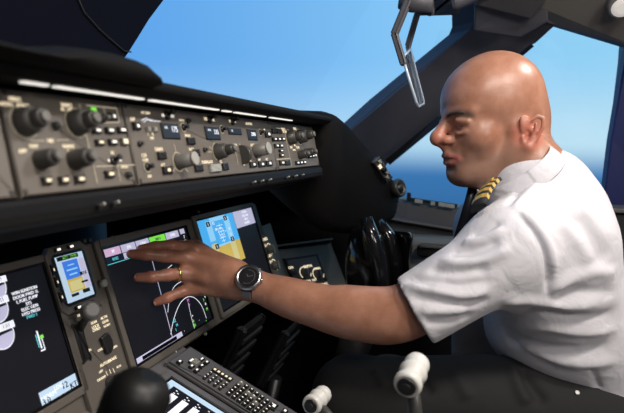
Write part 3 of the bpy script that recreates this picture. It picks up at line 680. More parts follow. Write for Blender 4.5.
mb = MB(); ua, va = PP.uv_(222, 375.5, .007); mb.box(PP.P(ua, va, .008), .006, .02, .002, BLACK, pax); 
for k in range(5): rect(mb, PP, ua-.003, va-.018+k*.008, ua+.003, va-.0135+k*.008, LEG, .0105)
mb.build('status_strip', t)
for r in range(7):
    for c in range(5):
        key(228+r*5.2+c*3.1, 395+r*3.6-c*2.7, .0064, .0085, (LEG if (r*5+c) % 9 == 4 else WHITEL), (KNOBL if (r, c) in ((0, 4), (2, 3), (3, 3), (4, 2)) else BLACK), .35, .35)
key(273, 408, .02, .012, WHITEL); key(284, 413, .014, .01, WHITEL)
mb = MB(); ua, va = PP.uv_(174, 372, .007); rect(mb, PP, ukL+.003, vk0, ukL+.0045, .0, GASKET, .0075); mb.build('groove', t)
# latch dots
# ================================================================== levers
def frame(ax):
    a = V(ax).normalized(); b = a.orthogonal().normalized(); return a, b, a.cross(b)
PIV = V((0, .03, .47))
def thrust_lever(label, c, axv, s=1., button=True):
    c = V(c); a = V(axv).normalized()
    t = empty('thrust_lever', (c.x, PIV.y, PIV.z), label, 'lever', 'white thrust levers')
    L = .05*s; r = .0165*s
    mb = MB(); mb.lathe(c-a*L/2, a, [(0, r*.84), (.002*s, r*.98), (.006*s, r*1.04), (.010*s, r*1.02), (.013*s, r*.92), (.017*s, r*.82), (.022*s, r*.84), (.026*s, r*1.02), (.031*s, r*1.05), (.034*s, r*.98), (.037*s, r*.82), (.042*s, r*.92), (.048*s, r*.96), (.053*s, r*.9), (.056*s, r*.7)], WHITEP, 28)
    g = mb.build('grip', t)
    if button:
        mb = MB(); mb.lathe(c-a*(L/2+.0006), a, [(-.0012, r*.66), (.0015, r*.72)], BLACK, 24); mb.lathe(c-a*(L/2+.003), a, [(0, r*.3), (.004, r*.34)], RUBBER, 16); mb.build('disconnect_button', g)
    mb = MB(); base = V((c.x+.004, PIV.y, PIV.z)); base = base+(c-base).normalized()*.115; d = (base-c).normalized()
    mb.tube([c+d*r*.6, c+d*(r+.03), c+(base-c)*.5, base], [.0075*s, .009*s, .012*s, .013*s], WHITEP if False else KNOB, 14); mb.build('shaft', t)
    return t
def axv_(x, y, r, u): d = ray(x, y).normalized(); return d*.05+CR*r+CU*u
thrust_lever('nearer and larger white spool-shaped lever grip with a black button in its end', M(412, 375, .60), axv_(412, 375, .014, .030), .93)
thrust_lever('smaller white spool-shaped lever grip at the bottom edge of the photo', M(317, 400, .72), axv_(317, 400, .022, .021), .84)
# dark quadrant the levers rise from
t = empty('lever_quadrant', (.66, .06, .5), 'dark slotted quadrant on the pedestal carrying the white levers', 'lever quadrant')
ZQ = PP.P(0, -.36).z-.003
qp = [(.15*cos(pi*k/10), .05*sin(pi*k/10)+.004) for k in range(11)]
mb = MB(); mb.prism([V((.5, PIV.y+a, ZQ+b_)) for a, b_ in qp]+[V((.5, PIV.y-.15, ZQ)), V((.5, PIV.y+.15, ZQ))], V((.33, 0, 0)), BLACK); mb.build('cover', t, bevel=.003)
mb = MB()
for x in (.604, .724):
    mb.prism([V((x-.009, PIV.y+a*1.005, ZQ+b_+.0012)) for a, b_ in qp[1:-1]], V((.018, 0, 0)), GASKET)
mb.build('slot', t)
# out of focus black knob in the foreground
c = M(135, 403, .385)
t = empty('speedbrake_lever', (c.x+.02, c.y-.02, .60), 'big black rounded lever knob, blurred in the bottom left foreground', 'lever')
mb = MB(); axk = V((.15, -.45, .88)).normalized(); mb.lathe(c-axk*.03, axk, [(0, .012), (.004, .021), (.012, .026), (.03, .0285), (.044, .0265), (.053, .020), (.058, .009)], BLACKM, 28); mb.build('knob', t)
mb = MB(); mb.tube([c-axk*.025, c-axk*.08, V((c.x+.01, c.y-.01, PP.P(0, (c.y-.0-PP.o.y)/cos(T25)).z-.0))], .009, BLACK, 14); mb.build('shaft', t)
# ================================================================== yoke, pedals
yk = empty('control_yoke', (M(372, 300, 1.22).x, M(372, 300, 1.22).y, .003), 'glossy black control yoke in front of the seated man', 'control yoke')
def yX(x, y, X=1.2): return M(x, y, X)
mb = MB(); mb.loft([[M(x0, y, X0), M((x0+x1)/2, y-1, X0-.03), M(x1, y, X0+.0), M(x1+3, y, X0+.06), M(x0+6, y, X0+.08)] for y, x0, x1, X0 in ((222, 352, 377, 1.24), (232, 346, 382, 1.22), (250, 341, 388, 1.2), (270, 340, 391, 1.19), (292, 343, 392, 1.2), (320, 350, 388, 1.2))], BLACKG); mb.build('hub', yk, sub=1)
mb = MB(); mb.tube([M(366, 218, 1.17), M(371, 236, 1.165), M(378, 258, 1.16), M(381, 282, 1.165), M(378, 306, 1.18)], [.014, .018, .019, .018, .015], BLACKG, 16); mb.build('horn', yk)
mb = MB(); mb.tube([M(377, 222, 1.25), M(388, 238, 1.25), M(394, 258, 1.25), M(396, 284, 1.25)], [.016, .02, .022, .02], BLACKG, 16); mb.build('horn', yk)
mb = MB(); mb.loft([[M(x0, y, 1.3), M(x1, y+2, 1.22), M(x1+2, y+2, 1.28), M(x0+4, y-1, 1.36)] for y, x0, x1 in ((230, 384, 410), (238, 386, 412), (256, 392, 409), (280, 396, 408))], BLACKG); mb.build('grip_block', yk, bevel=.006)
mb = MB(); bs = M(366, 300, 1.22); mb.tube([M(366, 310, 1.20), bs-V((.03, -.03, .14)), V((bs.x-.04, bs.y+.07, .003))], [.042, .036, .045], BLACK, 16); mb.build('column', yk)
for X, xx, lb in ((1.08, 238, 'rudder pedal faintly lit in the dark footwell, nearer the pedestal'), (1.30, 280, 'rudder pedal deep in the dark footwell, farther from the pedestal')):
    c = M(xx, 352, X); t = empty('rudder_pedal', (c.x, c.y, .02), lb, 'pedal')
    mb = MB(); mb.box(c, .06, .012, .085, BLACK, (V((1, 0, 0)), V((0, .9, .43)), V((0, -.43, .9))), bev=.006); pd = mb.build('foot_plate', t)
    mb = MB()
    for k in range(4): mb.box(c+V((0, -.43, .9))*(-.055+k*.036)-V((0, .9, .43))*.013, .05, .003, .006, RUBBER, (V((1, 0, 0)), V((0, .9, .43)), V((0, -.43, .9))))
    mb.build('tread', pd)
    mb = MB(); mb.tube([c+V((0, .01, -.07)), V((c.x, c.y+.1, .02))], .016, BLACK, 12); mb.build('arm', t)
# ================================================================== head-up display
hu = empty('head_up_display', M(440, -4, 1.30), 'see-through head-up glass on folding dark arms hanging from the ceiling liner', 'head-up display')
HX = 1.24
mb = MB(); mb.tube([M(434, 2, HX), M(412, 3, HX), M(400, 1, HX)], [.022, .02, .017], POST, 14); mb.tube([M(430, 2, HX+.1), M(455, 1, HX+.1), M(480, -14, HX+.14)], [.02, .022, .03], POST, 14); mb.box(M(440, -2, HX+.07), .09, .04, .02, POST, bev=.006); mb.box(M(425, 11, HX+.03), .012, .02, .008, POST, bev=.003); mb.build('mount', hu)
def bar(name, a, b, w, th, mt=POST):
    mb = MB(); d = (b-a); ln = d.length; d = d.normalized(); x = V((1, 0, 0)); x = (x-d*x.dot(d)).normalized(); y = d.cross(x)
    mb.box((a+b)/2, th/2, w/2, ln/2+w*.2, mt, (x, y, d), bev=min(w, th)*.2); return mb.build(name, hu)
bar('arm', M(408, 1, HX-.02), M(394.5, 34, HX-.02), .0155, .02)
bar('arm', M(419, 8, HX+.13), M(408, 46, HX+.13), .013, .02)
bar('hinge_arm', M(394.5, 34, HX-.02), M(403.5, 64, HX-.02), .0145, .02)
bar('hinge_arm', M(408, 47, HX+.13), M(412, 60, HX+.13), .011, .02)
GL = bpy.data.materials.new('combiner glass'); GL.use_nodes = True
nt = GL.node_tree; nt.nodes.clear()
o_ = nt.nodes.new('ShaderNodeOutputMaterial'); mx = nt.nodes.new('ShaderNodeMixShader'); tr = nt.nodes.new('ShaderNodeBsdfTransparent'); gs = nt.nodes.new('ShaderNodeBsdfGlossy'); fz = nt.nodes.new('ShaderNodeFresnel')
gs.inputs['Roughness'].default_value = .05; tr.inputs[0].default_value = (.93, .96, 1., 1); fz.inputs[0].default_value = 1.5
nt.links.new(fz.outputs[0], mx.inputs[0]); nt.links.new(tr.outputs[0], mx.inputs[1]); nt.links.new(gs.outputs[0], mx.inputs[2]); nt.links.new(mx.outputs[0], o_.inputs[0])
EDGE = mat('polished glass edge', (.62, .68, .74), .15, spec=.8)
ca, cb, cc, cd = M(401.5, 58, HX-.02), M(416.5, 107, HX-.02), M(423, 104, HX+.12), M(409, 50, HX+.12)
nn = ((cb-ca).cross(cd-ca)).normalized()*.005
mb = MB(); mb.prism([ca, cb, cc, cd], nn, GL); cg = mb.build('combiner_glass', hu)
mb = MB(); mb.tube([cd+nn*.5, ca+nn*.5, cb+(ca-cb)*.08+nn*.5, cb+(cc-cb)*.1+nn*.5, cc+(cb-cc)*.1+nn*.5, cc+(cd-cc)*.08+nn*.5, cd+nn*.5], .0032, EDGE, 10); mb.build('glass_edge', cg)
# ================================================================== structure
def slab(name, pts, ext, mt, bevel=.0):
    mb = MB(); mb.prism(pts, ext, mt); return struct(mb.build(name, None, bevel=bevel))
XL, XR, YB, YF, ZC = -.55, 2.05, -1.25, 1.45, 1.82
def plate(name, pts, th, mt): return slab(name, pts, th, mt)
plate('floor', [(XL, YB, 0), (XR, YB, 0), (XR, YF, 0), (XL, YF, 0)], (0, 0, -.04), CARPET)
plate('wall_left', [(XL, YB, 0), (XL, YF, 0), (XL, YF, ZC), (XL, YB, ZC)], (-.04, 0, 0), SIDE)
plate('wall_back', [(XL, YB, 0), (XR, YB, 0), (XR, YB, ZC), (XL, YB, ZC)], (0, -.04, 0), SIDE)
plate('wall_front', [(XL, YF, 0), (XR, YF, 0), (XR, YF, .95), (XL, YF, .95)], (0, .04, 0), BLACK)
slab('light_baffle', [V((XL, .76, .985)), V((1.05, .70, .985)), V((1.45, .52, .965)), V((1.79, .45, .945)), V((1.84, 1.45, .945)), V((XL, 1.45, .985))], (0, 0, -.03), BLACK)  # unseen deck added to stop sky light leaking down into the footwell
# right sidewall below the window
sil = [M(380, 196, 1.80), M(408, 200.5, 1.78), M(456, 207.5, 1.76), M(560, 216, 1.74), M(640, 226, 1.73), M(760, 240, 1.73)]
mb = MB(); lo = [V((p.x+.03, p.y, .0)) for p in sil]
pts = sil+lo[::-1]
secs = []
for p in sil:
    secs.append([p+V((.1, 0, .0)), p+V((0, 0, .001)), p+V((-.012, 0, -.008)), p+V((-.022, 0, -.055)), V((p.x-.03, p.y, p.z-.062)), V((p.x-.034, p.y, p.z-.068)), V((p.x-.01, p.y, p.z-.078)), V((p.x-.01, p.y, p.z-.15)), V((p.x+.0, p.y, 0)), V((p.x+.1, p.y, 0))])
mb.loft(secs, SIDE, smooth=False); struct(mb.build('wall_right', None))
mb = MB(); mb.tube([p+V((-.034, 0, -.064)) for p in sil], .0045, KNOBG, 8); struct(mb.build('trim_1', None))
# wall under the right front window, hidden behind the glareshield
plate('wall_side_front', [M(380, 196, 1.8), V((1.8, 1.4, .95)), V((1.83, 1.4, 0)), V((1.83, .25, 0))], (.06, 0, 0), BLACK)
# window posts and header
def XP(py): return 1.5+(py+30)*.0019
def PX(x, y): return M(x, y, XP(y))
ext = V((.05, .06, .0))
slab('trim_2', [PX(330, 147), PX(385, 98), PX(470, 30), PX(473.5, 22), PX(474, -40), PX(660, -40), PX(600, 0), PX(556, 25), PX(536, 43), PX(533, 44.5), PX(520, 56), PX(440, 121), PX(388, 163), PX(372, 190), PX(330, 190)], ext, POST, bevel=.006)
slab('trim_3', [M(389.5, 165, 1.80), M(441, 122.5, 1.72), M(521, 57, 1.60), M(534, 46, 1.58), M(531, 44, 1.57), M(436, 118, 1.71), M(385, 160, 1.79)], (.012, .0, .0), BLACK)
slab('trim_4', [M(474, 31, 1.50), M(520, 38, 1.50), M(548, 22, 1.46), M(548, -20, 1.4), M(474, -20, 1.4)], (.04, .0, .02), POST, bevel=.004)
# navy post aft of the side window
slab('trim_5', [M(629, 40, 1.66), M(622, 75, 1.68), M(611, 140, 1.70), M(601, 222, 1.72), M(690, 230, 1.72), M(720, 40, 1.66)], (.06, 0, 0), NAVY, bevel=.004)
# ceiling side liner, header above the side window
slab('trim_6', [M(556, 25, 1.50), M(590, 35, 1.52), M(640, 50.5, 1.54), M(760, 86, 1.56), M(760, -60, 1.30), M(500, -60, 1.30), M(520, 2, 1.42), M(532, 19, 1.47)], (.05, 0, .05), CEIL, bevel=.006)
slab('trim_7', [M(476, 6, 1.44), M(500, 12, 1.44), M(531, 20, 1.44), M(545, 3, 1.40), M(556, -30, 1.34), M(470, -30, 1.34)], (.06, 0, .02), SIDE, bevel=.005)
pl_l = M(621, 4, 1.42)
t = empty('reading_lamp', pl_l, 'round pale lamp in the overhead liner at the top right corner', 'lamp')
ln_ = (V((-.75, -.05, -.65))).normalized()
mb = MB(); mb.lathe(pl_l-ln_*.03, ln_, [(0, .03), (.04, .03), (.046, .026)], KNOBG, 24); mb.build('lamp_housing', t)
mb = MB(); mb.lathe(pl_l+ln_*.012, ln_, [(0, .024), (.006, .022), (.010, .012)], glow('lamp lens', (1., .95, .88), .45), 24); mb.build('lens', t)
# centre windshield post at the left
cp = [MY(x, y, .56) for x, y in ((-220, -120), (215, -120), (183, -30), (165, 0), (150, 20), (139, 38), (129, 54), (123, 62), (119, 96), (60, 110), (-220, 130))]
slab('trim_8', cp, (0.04, .09, 0), NAVY2, bevel=.006)
mb = MB(); mb.tube([MY(x, y, .557) for x, y in ((70, -20), (84, 12), (100, 30), (124, 51), (131, 52))], .0012, GASKET, 8); struct(mb.build('trim_9', None))
# ceiling
plate('ceiling', [(XL, YB, ZC), (XR, YB, ZC), (XR, -.1, ZC), (1.5, .35, ZC), (.55, .72, ZC), (XL, .72, ZC)], (0, 0, .04), CEIL)
WG = bpy.data.materials.new('window glass'); WG.use_nodes = True
nt = WG.node_tree; nt.nodes.clear()
o_ = nt.nodes.new('ShaderNodeOutputMaterial'); mx = nt.nodes.new('ShaderNodeMixShader'); tr = nt.nodes.new('ShaderNodeBsdfTransparent'); gs = nt.nodes.new('ShaderNodeBsdfGlossy')
gs.inputs['Roughness'].default_value = .02; mx.inputs[0].default_value = .02
nt.links.new(tr.outputs[0], mx.inputs[1]); nt.links.new(gs.outputs[0], mx.inputs[2]); nt.links.new(mx.outputs[0], o_.inputs[0])
def pane(name, pts):
    mb = MB(); a, b, c = [V(p) for p in pts[:3]]; n = (b-a).cross(c-a).normalized()*.006
    mb.prism(pts, n, WG); return struct(mb.build(name, None))
pane('window_1', [V((.62, 1.0, 1.0)), V((1.83, .72, .98)), V((1.72, .16, 1.80)), V((.62, .72, 1.80))])
pane('window_2', [V((.60, 1.0, 1.0)), V((XL, 1.0, 1.0)), V((XL, .72, 1.80)), V((.60, .72, 1.80))])
pane('window_3', [M(372, 196, 1.86), M(640, 226, 1.80), M(640, 30, 1.66), M(440, 30, 1.68)])
# latch on the sill
lp = M(433, 203.5, 1.752)
t = empty('window_latch', lp, 'small chrome latch bar on the sill of the side window', 'latch')
dS = (sil[2]-sil[1]).normalized()
fx = (dS, V((-1, 0, 0)), V((0, 0, 1)))
mb = MB(); mb.box(lp+V((0, 0, .004)), .075, .008, .005, BLACK, fx, bev=.002); mb.build('rail', t)
for k in (-.045, -.0, .03, .055):
    mb = MB(); mb.box(lp+dS*k+V((-.010, 0, .001)), (.013 if k else .007), .004, .0065, KNOBL, fx, bev=.002); mb.build('catch', t)
mb = MB(); mb.box(lp-dS*.078+V((-.002, 0, .010)), .006, .008, .014, BLACK, fx, bev=.002); mb.build('stop', t)
# side console
t = empty('side_console', (1.6, .1, .0), 'beige side console with a recessed dark handle below the side window', 'console')
pc = [M(404, 236, 1.66), M(440, 238, 1.66), M(476, 240, 1.66)]
mb = MB(); mb.loft([[p+V((.055, 0, 0)), p, p+V((-.02, 0, -.012)), V((p.x-.03, p.y, p.z-.11)), V((p.x+.055, p.y, p.z-.11))] for p in pc], CONS, smooth=False); mb.build('body', t, bevel=.006)
mb = MB(); mb.loft([[V((p.x+.055, p.y, p.z-.112)), V((p.x-.045, p.y, p.z-.112)), V((p.x-.05, p.y, .001)), V((p.x+.055, p.y, .001))] for p in [pc[0]+V((0, .10, 0))]+pc+[pc[2]+V((0, -.35, 0))]], BLACK, smooth=False); mb.build('shade_panel', t)  # added black block, its colour stands for the deep shade under the sleeve
mb = MB(); c = M(444, 251, 1.625); mb.box(c, .03, .075, .017, BLACK, bev=.004); mb.build('recess', t)
mb = MB(); c = M(446, 247, 1.60); mb.box(c, .012, .075, .005, KNOBG, bev=.002); mb.build('handle', t)
t = empty('stowage_box', (1.6, -.36, .6), 'dark box against the sidewall behind the back of the seated man', 'box')
c = M(640, 240, 1.55)
mb = MB(); mb.box(c, .05, .10, .075, BLACK, bev=.01); mb.build('body', t); mb = MB(); mb.box(c+V((0, 0, .076)), .054, .105, .006, SIDE, bev=.003); mb.build('lid', t)
mb = MB(); mb.box(V((c.x, c.y, (c.z-.075)/2)), .04, .08, (c.z-.075)/2, BLACK); mb.build('stand', t)
# overhead panel behind the camera's upper edge

# shell above and behind the side window, out of the photo's frame
slab('trim_11', [M(540, 14, 1.60), M(556, 22, 1.60), M(640, 47, 1.63), M(760, 82, 1.66), V((1.66, -1.25, M(760, 82, 1.66).z)), V((1.60, -1.25, ZC)), V((1.60, .05, ZC)), V((1.60, .05, M(474, -30, 1.6).z))], (.06, 0, 0), CEIL)
slab('wall_right_aft', [M(622, 60, 1.735), M(601, 232, 1.735), V((1.735, M(601, 232, 1.735).y, .001)), V((1.735, -1.25, .001)), V((1.735, -1.25, ZC)), V((1.735, M(622, 60, 1.735).y, ZC))], (.05, 0, 0), SIDE)
# ================================================================== implicit surfaces for the figure
A = lambda *p: np.array([float(x) for x in (p[0] if len(p) == 1 else p)])
class Sdf:
    def __init__(s): s.p = []
    def cone(s, a, b, ra, rb, k=.01, op=1):
        a, b = A(a), A(b); s.p.append((op, k, 'c', a, b, ra, rb)); return s
    def ell(s, c, r, axes=None, k=.01, op=1):
        R = np.eye(3) if axes is None else np.array([A(x)/np.linalg.norm(A(x)) for x in axes])
        s.p.append((op, k, 'e', A(c), R, A(r))); return s
    def sph(s, c, r, k=.01, op=1): return s.cone(c, c, r, r, k, op)
    def cut(s, pt, n, k=.002):                 # keep the side the normal points away from
        n = A(n)/np.linalg.norm(A(n)); s.p.append((-1, k, 'h', A(pt), n)); return s
    def chain(s, pts, rs, k=.006, op=1, sub=0):
        if sub:
            P = [A(p) for p in pts]; Q = []; R = []; n = len(P)
            for i in range(n-1):
                a, b_, c, d = P[max(i-1, 0)], P[i], P[i+1], P[min(i+2, n-1)]
                for j in range(sub):
                    t = j/sub; Q.append(.5*(2*b_+(c-a)*t+(2*a-5*b_+4*c-d)*t*t+(3*b_-a-3*c+d)*t**3))
                    h = t*t*(3-2*t); R.append(rs[i]*(1-h)+rs[i+1]*h)
            pts = Q+[P[-1]]; rs = R+[rs[-1]]
        s.p.append((op, k, 'p', np.array([A(p) for p in pts]), np.array(rs))); return s
    @staticmethod
    def d(q, P):
        if q[2] == 'c':
            a, b, ra, rb = q[3:]; ab = b-a; L = ab@ab
            if L < 1e-12: return np.linalg.norm(P-a, axis=1)-ra
            t = np.clip((P-a)@ab/L, 0, 1)
            return np.linalg.norm(P-a-t[:, None]*ab, axis=1)-(ra+(rb-ra)*t)
        if q[2] == 'p':
            pts, rs = q[3:]; d = np.full(len(P), 1e3)
            for i in range(len(pts)-1): d = np.minimum(d, Sdf.d((1, 0, 'c', pts[i], pts[i+1], rs[i], rs[i+1]), P))
            return d
        if q[2] == 'e':
            c, R, r = q[3:]; x = (P-c)@R.T
            k0 = np.linalg.norm(x/r, axis=1); k1 = np.linalg.norm(x/(r*r), axis=1)
            return np.where(k1 > 1e-9, k0*(k0-1)/np.maximum(k1, 1e-9), -r.min())
        return -((P-q[3])@q[4])                # half space (negative beyond the plane)
    def ev(s, P, prims=None):
        d = np.full(len(P), 1e3)
        for q in (s.p if prims is None else prims):
            e = s.d(q, P); k = q[1]
            if q[0] > 0:
                h = np.maximum(k-np.abs(d-e), 0)/k; d = np.minimum(d, e)-h*h*k*.25
            else:
                e = -e; h = np.maximum(k-np.abs(d-e), 0)/k; d = np.maximum(d, e)+h*h*k*.25
        return d
    def mesh(s, h, B=14):
        lo = []; hi = []
        for q in s.p:
            if q[0] < 0: continue
            if q[2] == 'c': r = max(q[5], q[6]); lo.append(np.minimum(q[3], q[4])-r); hi.append(np.maximum(q[3], q[4])+r)
            elif q[2] == 'p': lo.append((q[3]-q[4][:, None]).min(0)); hi.append((q[3]+q[4][:, None]).max(0))
            elif q[2] == 'e': r = q[5].max(); lo.append(q[3]-r); hi.append(q[3]+r)
        lo = np.min(lo, 0)-.03; hi = np.max(hi, 0)+.03
        nb = np.ceil((hi-lo)/(h*B)).astype(int)
        N = nb*B+2
        I = np.stack(np.meshgrid(*[np.arange(n) for n in nb], indexing='ij'), -1).reshape(-1, 3)
        Cc = lo+(I+.5)*h*B; R = h*(B+2)*.87
        D = np.stack([s.d(q, Cc) for q in s.p])
        un = np.array([q[0] > 0 for q in s.p]); K = np.array([q[1] for q in s.p])
        dm = D[un].min(0)
        act = np.where(np.abs(np.where(True, dm, 0)) < R*1.6+K.max())[0]
        off = np.stack(np.meshgrid(*[np.arange(B+1)]*3, indexing='ij'), -1).reshape(-1, 3)
        corner = np.array([[i, j, k] for i in (0, 1) for j in (0, 1) for k in (0, 1)])
        ed = [(a, b) for a in range(8) for b in range(a+1, 8) if np.abs(corner[a]-corner[b]).sum() == 1]
        vid = []; vco = []; quads = []
        def gid(c): return (c[..., 0]*N[1]+c[..., 1])*N[2]+c[..., 2]
        for bi in act:
            keep = [q for j, q in enumerate(s.p) if (D[j, bi]-R < dm[bi]+R+q[1] if q[0] > 0 else D[j, bi]-R < q[1]+2*R)]
            base = I[bi]*B
            g = s.ev(lo+(base+off)*h, keep).reshape(B+1, B+1, B+1)
            if g.min() > 0 or g.max() < 0: continue
            cv = np.stack([g[i:i+B, j:j+B, k:k+B] for i, j, k in corner], -1)
            ins = cv < 0; n = ins.sum(-1); m_ = (n > 0) & (n < 8)
            ci = np.argwhere(m_)
            if len(ci) == 0: continue
            c8 = cv[m_]; acc = np.zeros((len(ci), 3)); cnt = np.zeros(len(ci))
            for a, b in ed:
                x = (c8[:, a] < 0) != (c8[:, b] < 0)
                t = np.where(x, c8[:, a]/np.where(x, c8[:, a]-c8[:, b], 1), 0)
                acc += np.where(x[:, None], corner[a]+(corner[b]-corner[a])*t[:, None], 0); cnt += x
            vid.append(gid(ci+base)); vco.append(lo+(ci+base+acc/cnt[:, None])*h)
            for axn in range(3):
                sl = [slice(0, B)]*3; s2 = list(sl); s2[axn] = slice(1, B+1)
                a = g[tuple(sl)] < 0; b = g[tuple(s2)] < 0
                for sgn, mk in ((0, a & ~b), (1, ~a & b)):
                    c = np.argwhere(mk)
                    if len(c) == 0: continue
                    c = c+base; u = np.eye(3, dtype=int)[(axn+1) % 3]; w = np.eye(3, dtype=int)[(axn+2) % 3]
                    q4 = np.stack([gid(c), gid(c-u), gid(c-u-w), gid(c-w)], 1)
                    quads.append(q4 if sgn == 0 else q4[:, ::-1])
        vid = np.concatenate(vid); vco = np.concatenate(vco); quads = np.concatenate(quads)
        o = np.argsort(vid); vid = vid[o]; vco = vco[o]
        ix = np.searchsorted(vid, quads); ix = np.minimum(ix, len(vid)-1)
        ok = (vid[ix] == quads).all(1)
        return vco, ix[ok]
def smooth_mesh(v, f, it=2, lam=.5):
    for _ in range(it):
        acc = np.zeros_like(v); c = np.zeros(len(v))
        for i in range(4):
            a = f[:, i]; b = f[:, (i+1) % 4]
            np.add.at(acc, a, v[b]); np.add.at(acc, b, v[a]); np.add.at(c, a, 1); np.add.at(c, b, 1)
        v = v+lam*(acc/np.maximum(c, 1)[:, None]-v)
    return v
def vnormals(v, f):
    n = np.zeros_like(v); fn = np.cross(v[f[:, 2]]-v[f[:, 0]], v[f[:, 3]]-v[f[:, 1]])
    for i in range(4): np.add.at(n, f[:, i], fn)
    return n/np.maximum(np.linalg.norm(n, axis=1), 1e-12)[:, None]
def np_mesh(name, v, f, mt, parent, tint=None):
    me = bpy.data.meshes.new(name)
    me.vertices.add(len(v)); me.vertices.foreach_set('co', v.astype(np.float32).ravel())
    me.loops.add(len(f)*4); me.loops.foreach_set('vertex_index', f.astype(np.int32).ravel())
    me.polygons.add(len(f)); me.polygons.foreach_set('loop_start', np.arange(0, len(f)*4, 4, dtype=np.int32)); me.polygons.foreach_set('loop_total', np.full(len(f), 4, dtype=np.int32))
    me.update(calc_edges=True); me.validate()
    me.polygons.foreach_set('use_smooth', np.ones(len(me.polygons), dtype=bool))
    me.materials.append(mt)
    if tint is not None:
        at = me.color_attributes.new('tint', 'FLOAT_COLOR', 'POINT')
        at.data.foreach_set('color', np.c_[tint, np.ones(len(v))].astype(np.float32).ravel())
    o = bpy.data.objects.new(name, me); COL.objects.link(o)
    if parent is not None: o.parent = parent; o.matrix_parent_inverse = parent.matrix_world.inverted()
    return o
def seg_dist(P, pts):
    d = np.full(len(P), 9.)
    for a, b in zip(pts[:-1], pts[1:]):
        a, b = A(a), A(b); ab = b-a; t = np.clip((P-a)@ab/max(ab@ab, 1e-12), 0, 1)
        d = np.minimum(d, np.linalg.norm(P-a-t[:, None]*ab, axis=1))
    return d
# ------------------------------------------------------------------ pose
HC = M(494, 104.5, 1.07)
yw, pt = radians(30), radians(7)
HF = V((-sin(yw)*cos(pt), cos(yw)*cos(pt), -sin(pt))); HL = V((-cos(yw), -sin(yw), 0)); HU = HF.cross(HL)
def H(x, y, z): return HC+HL*x+HF*y+HU*z
HAX = (HL, HF, HU)
NB = M(535, 178, 1.06)
SL, SR = M(510, 252, .92), M(485, 228, 1.27)
EL = M(396, 317, .87)
WL = M(247, 283, .888)
HIP = M(622, 392, 1.13)
HLT, HRT = M(606, 416, 1.03), M(598, 408, 1.27)
KL, KR = M(352, 396, .97), M(388, 384, 1.40)
FL, FR = V((1.0, KL.y+.06, .07)), V((1.38, KR.y+.08, .07))
ER, WR = M(478, 352, 1.33), M(440, 402, 1.20)
print('wd', (WL-EL).normalized()); print('arm lengths', (SL-EL).length, (EL-WL).length, 'thigh', (HLT-KL).length)
b = Sdf()
# head
b.ell(H(0, -.005, .012), (.0765, .0885, .083), HAX, .01)
b.ell(H(0, .030, .010), (.066, .068, .064), HAX, .02)
b.ell(H(0, -.03, -.03), (.066, .072, .06), HAX, .02)
for s in (-1, 1):
    b.cone(H(s*.012, .0905, -.010), H(s*.046, .071, -.009), .0095, .0085, .012)
    b.ell(H(s*.041, .052, -.050), (.024, .028, .026), HAX, .018)
    b.cone(H(s*.054, -.004, -.088), H(s*.017, .070, -.119), .020, .018, .022)
    b.cone(H(s*.060, -.004, -.05), H(s*.054, -.004, -.09), .016, .018, .02)
b.ell(H(0, .046, -.06), (.052, .050, .062), HAX, .02)
b.ell(H(0, .074, -.116), (.023, .024, .0195), HAX, .014)
b.ell(H(0, .070, -.086), (.033, .030, .028), HAX, .014)
b.ell(H(0, .045, -.118), (.042, .045, .022), HAX, .02)
for s in (-1, 1):                                           # eye sockets
    b.ell(H(s*.030, .098, -.027), (.017, .014, .0105), HAX, .014, -1)
b.cone(H(0, .094, -.016), H(0, .1135, -.044), .0075, .0115, .010)       # nose
b.sph(H(0, .1165, -.0495), .0135, .006)
for s in (-1, 1):
    b.ell(H(s*.0145, .103, -.0535), (.0085, .012, .0085), HAX, .006)
    b.ell(H(s*.0075, .1135, -.0625), (.0035, .005, .0035), HAX, .003, -1)
b.cone(H(0, .107, -.063), H(0, .098, -.078), .006, .006, .01)
EYE = [H(s*.031, .0755, -.028) for s in (1, -1)]
for s, e in zip((1, -1), EYE):
    b.sph(e, .0138, .005)
    b.cone(H(s*.0175, .088, -.0335), H(s*.031, .0935, -.0325), .0024, .0034, .002, -1)
    b.cone(H(s*.031, .0935, -.0325), H(s*.045, .0825, -.0335), .0034, .0020, .002, -1)
    b.chain([H(s*.016, .088, -.024), H(s*.031, .092, -.0205), H(s*.047, .080, -.0245)], [.0022, .0034, .003], .008)
    b.chain([H(s*.018, .0885, -.041), H(s*.031, .092, -.044), H(s*.043, .082, -.042)], [.0018, .0026, .002], .006)
UL = [H(.024, .0895, -.0865), H(.012, .0995, -.0830), H(0, .1025, -.0835), H(-.012, .0995, -.0830), H(-.024, .0895, -.0865)]
LL = [H(.022, .0885, -.0905), H(.010, .0975, -.0955), H(0, .0995, -.0965), H(-.010, .0975, -.0955), H(-.022, .0885, -.0905)]
b.chain(UL, [.003, .0052, .005, .0052, .003], .006); b.chain(LL, [.003, .0058, .0064, .0058, .003], .006)
b.chain([H(.023, .096, -.0885), H(.01, .1065, -.0893), H(-.01, .1065, -.0893), H(-.023, .096, -.0885)], [.0012, .0026, .0026, .0012], .003, -1)
b.cone(H(.034, .093, -.066), H(.034, .088, -.086), .001, .001, .008, -1); b.cone(H(-.034, .093, -.066), H(-.034, .088, -.086), .001, .001, .008, -1)
b.cone(H(.012, .1, -.107), H(-.012, .1, -.107), .0035, .0035, .01, -1)
EARC = []
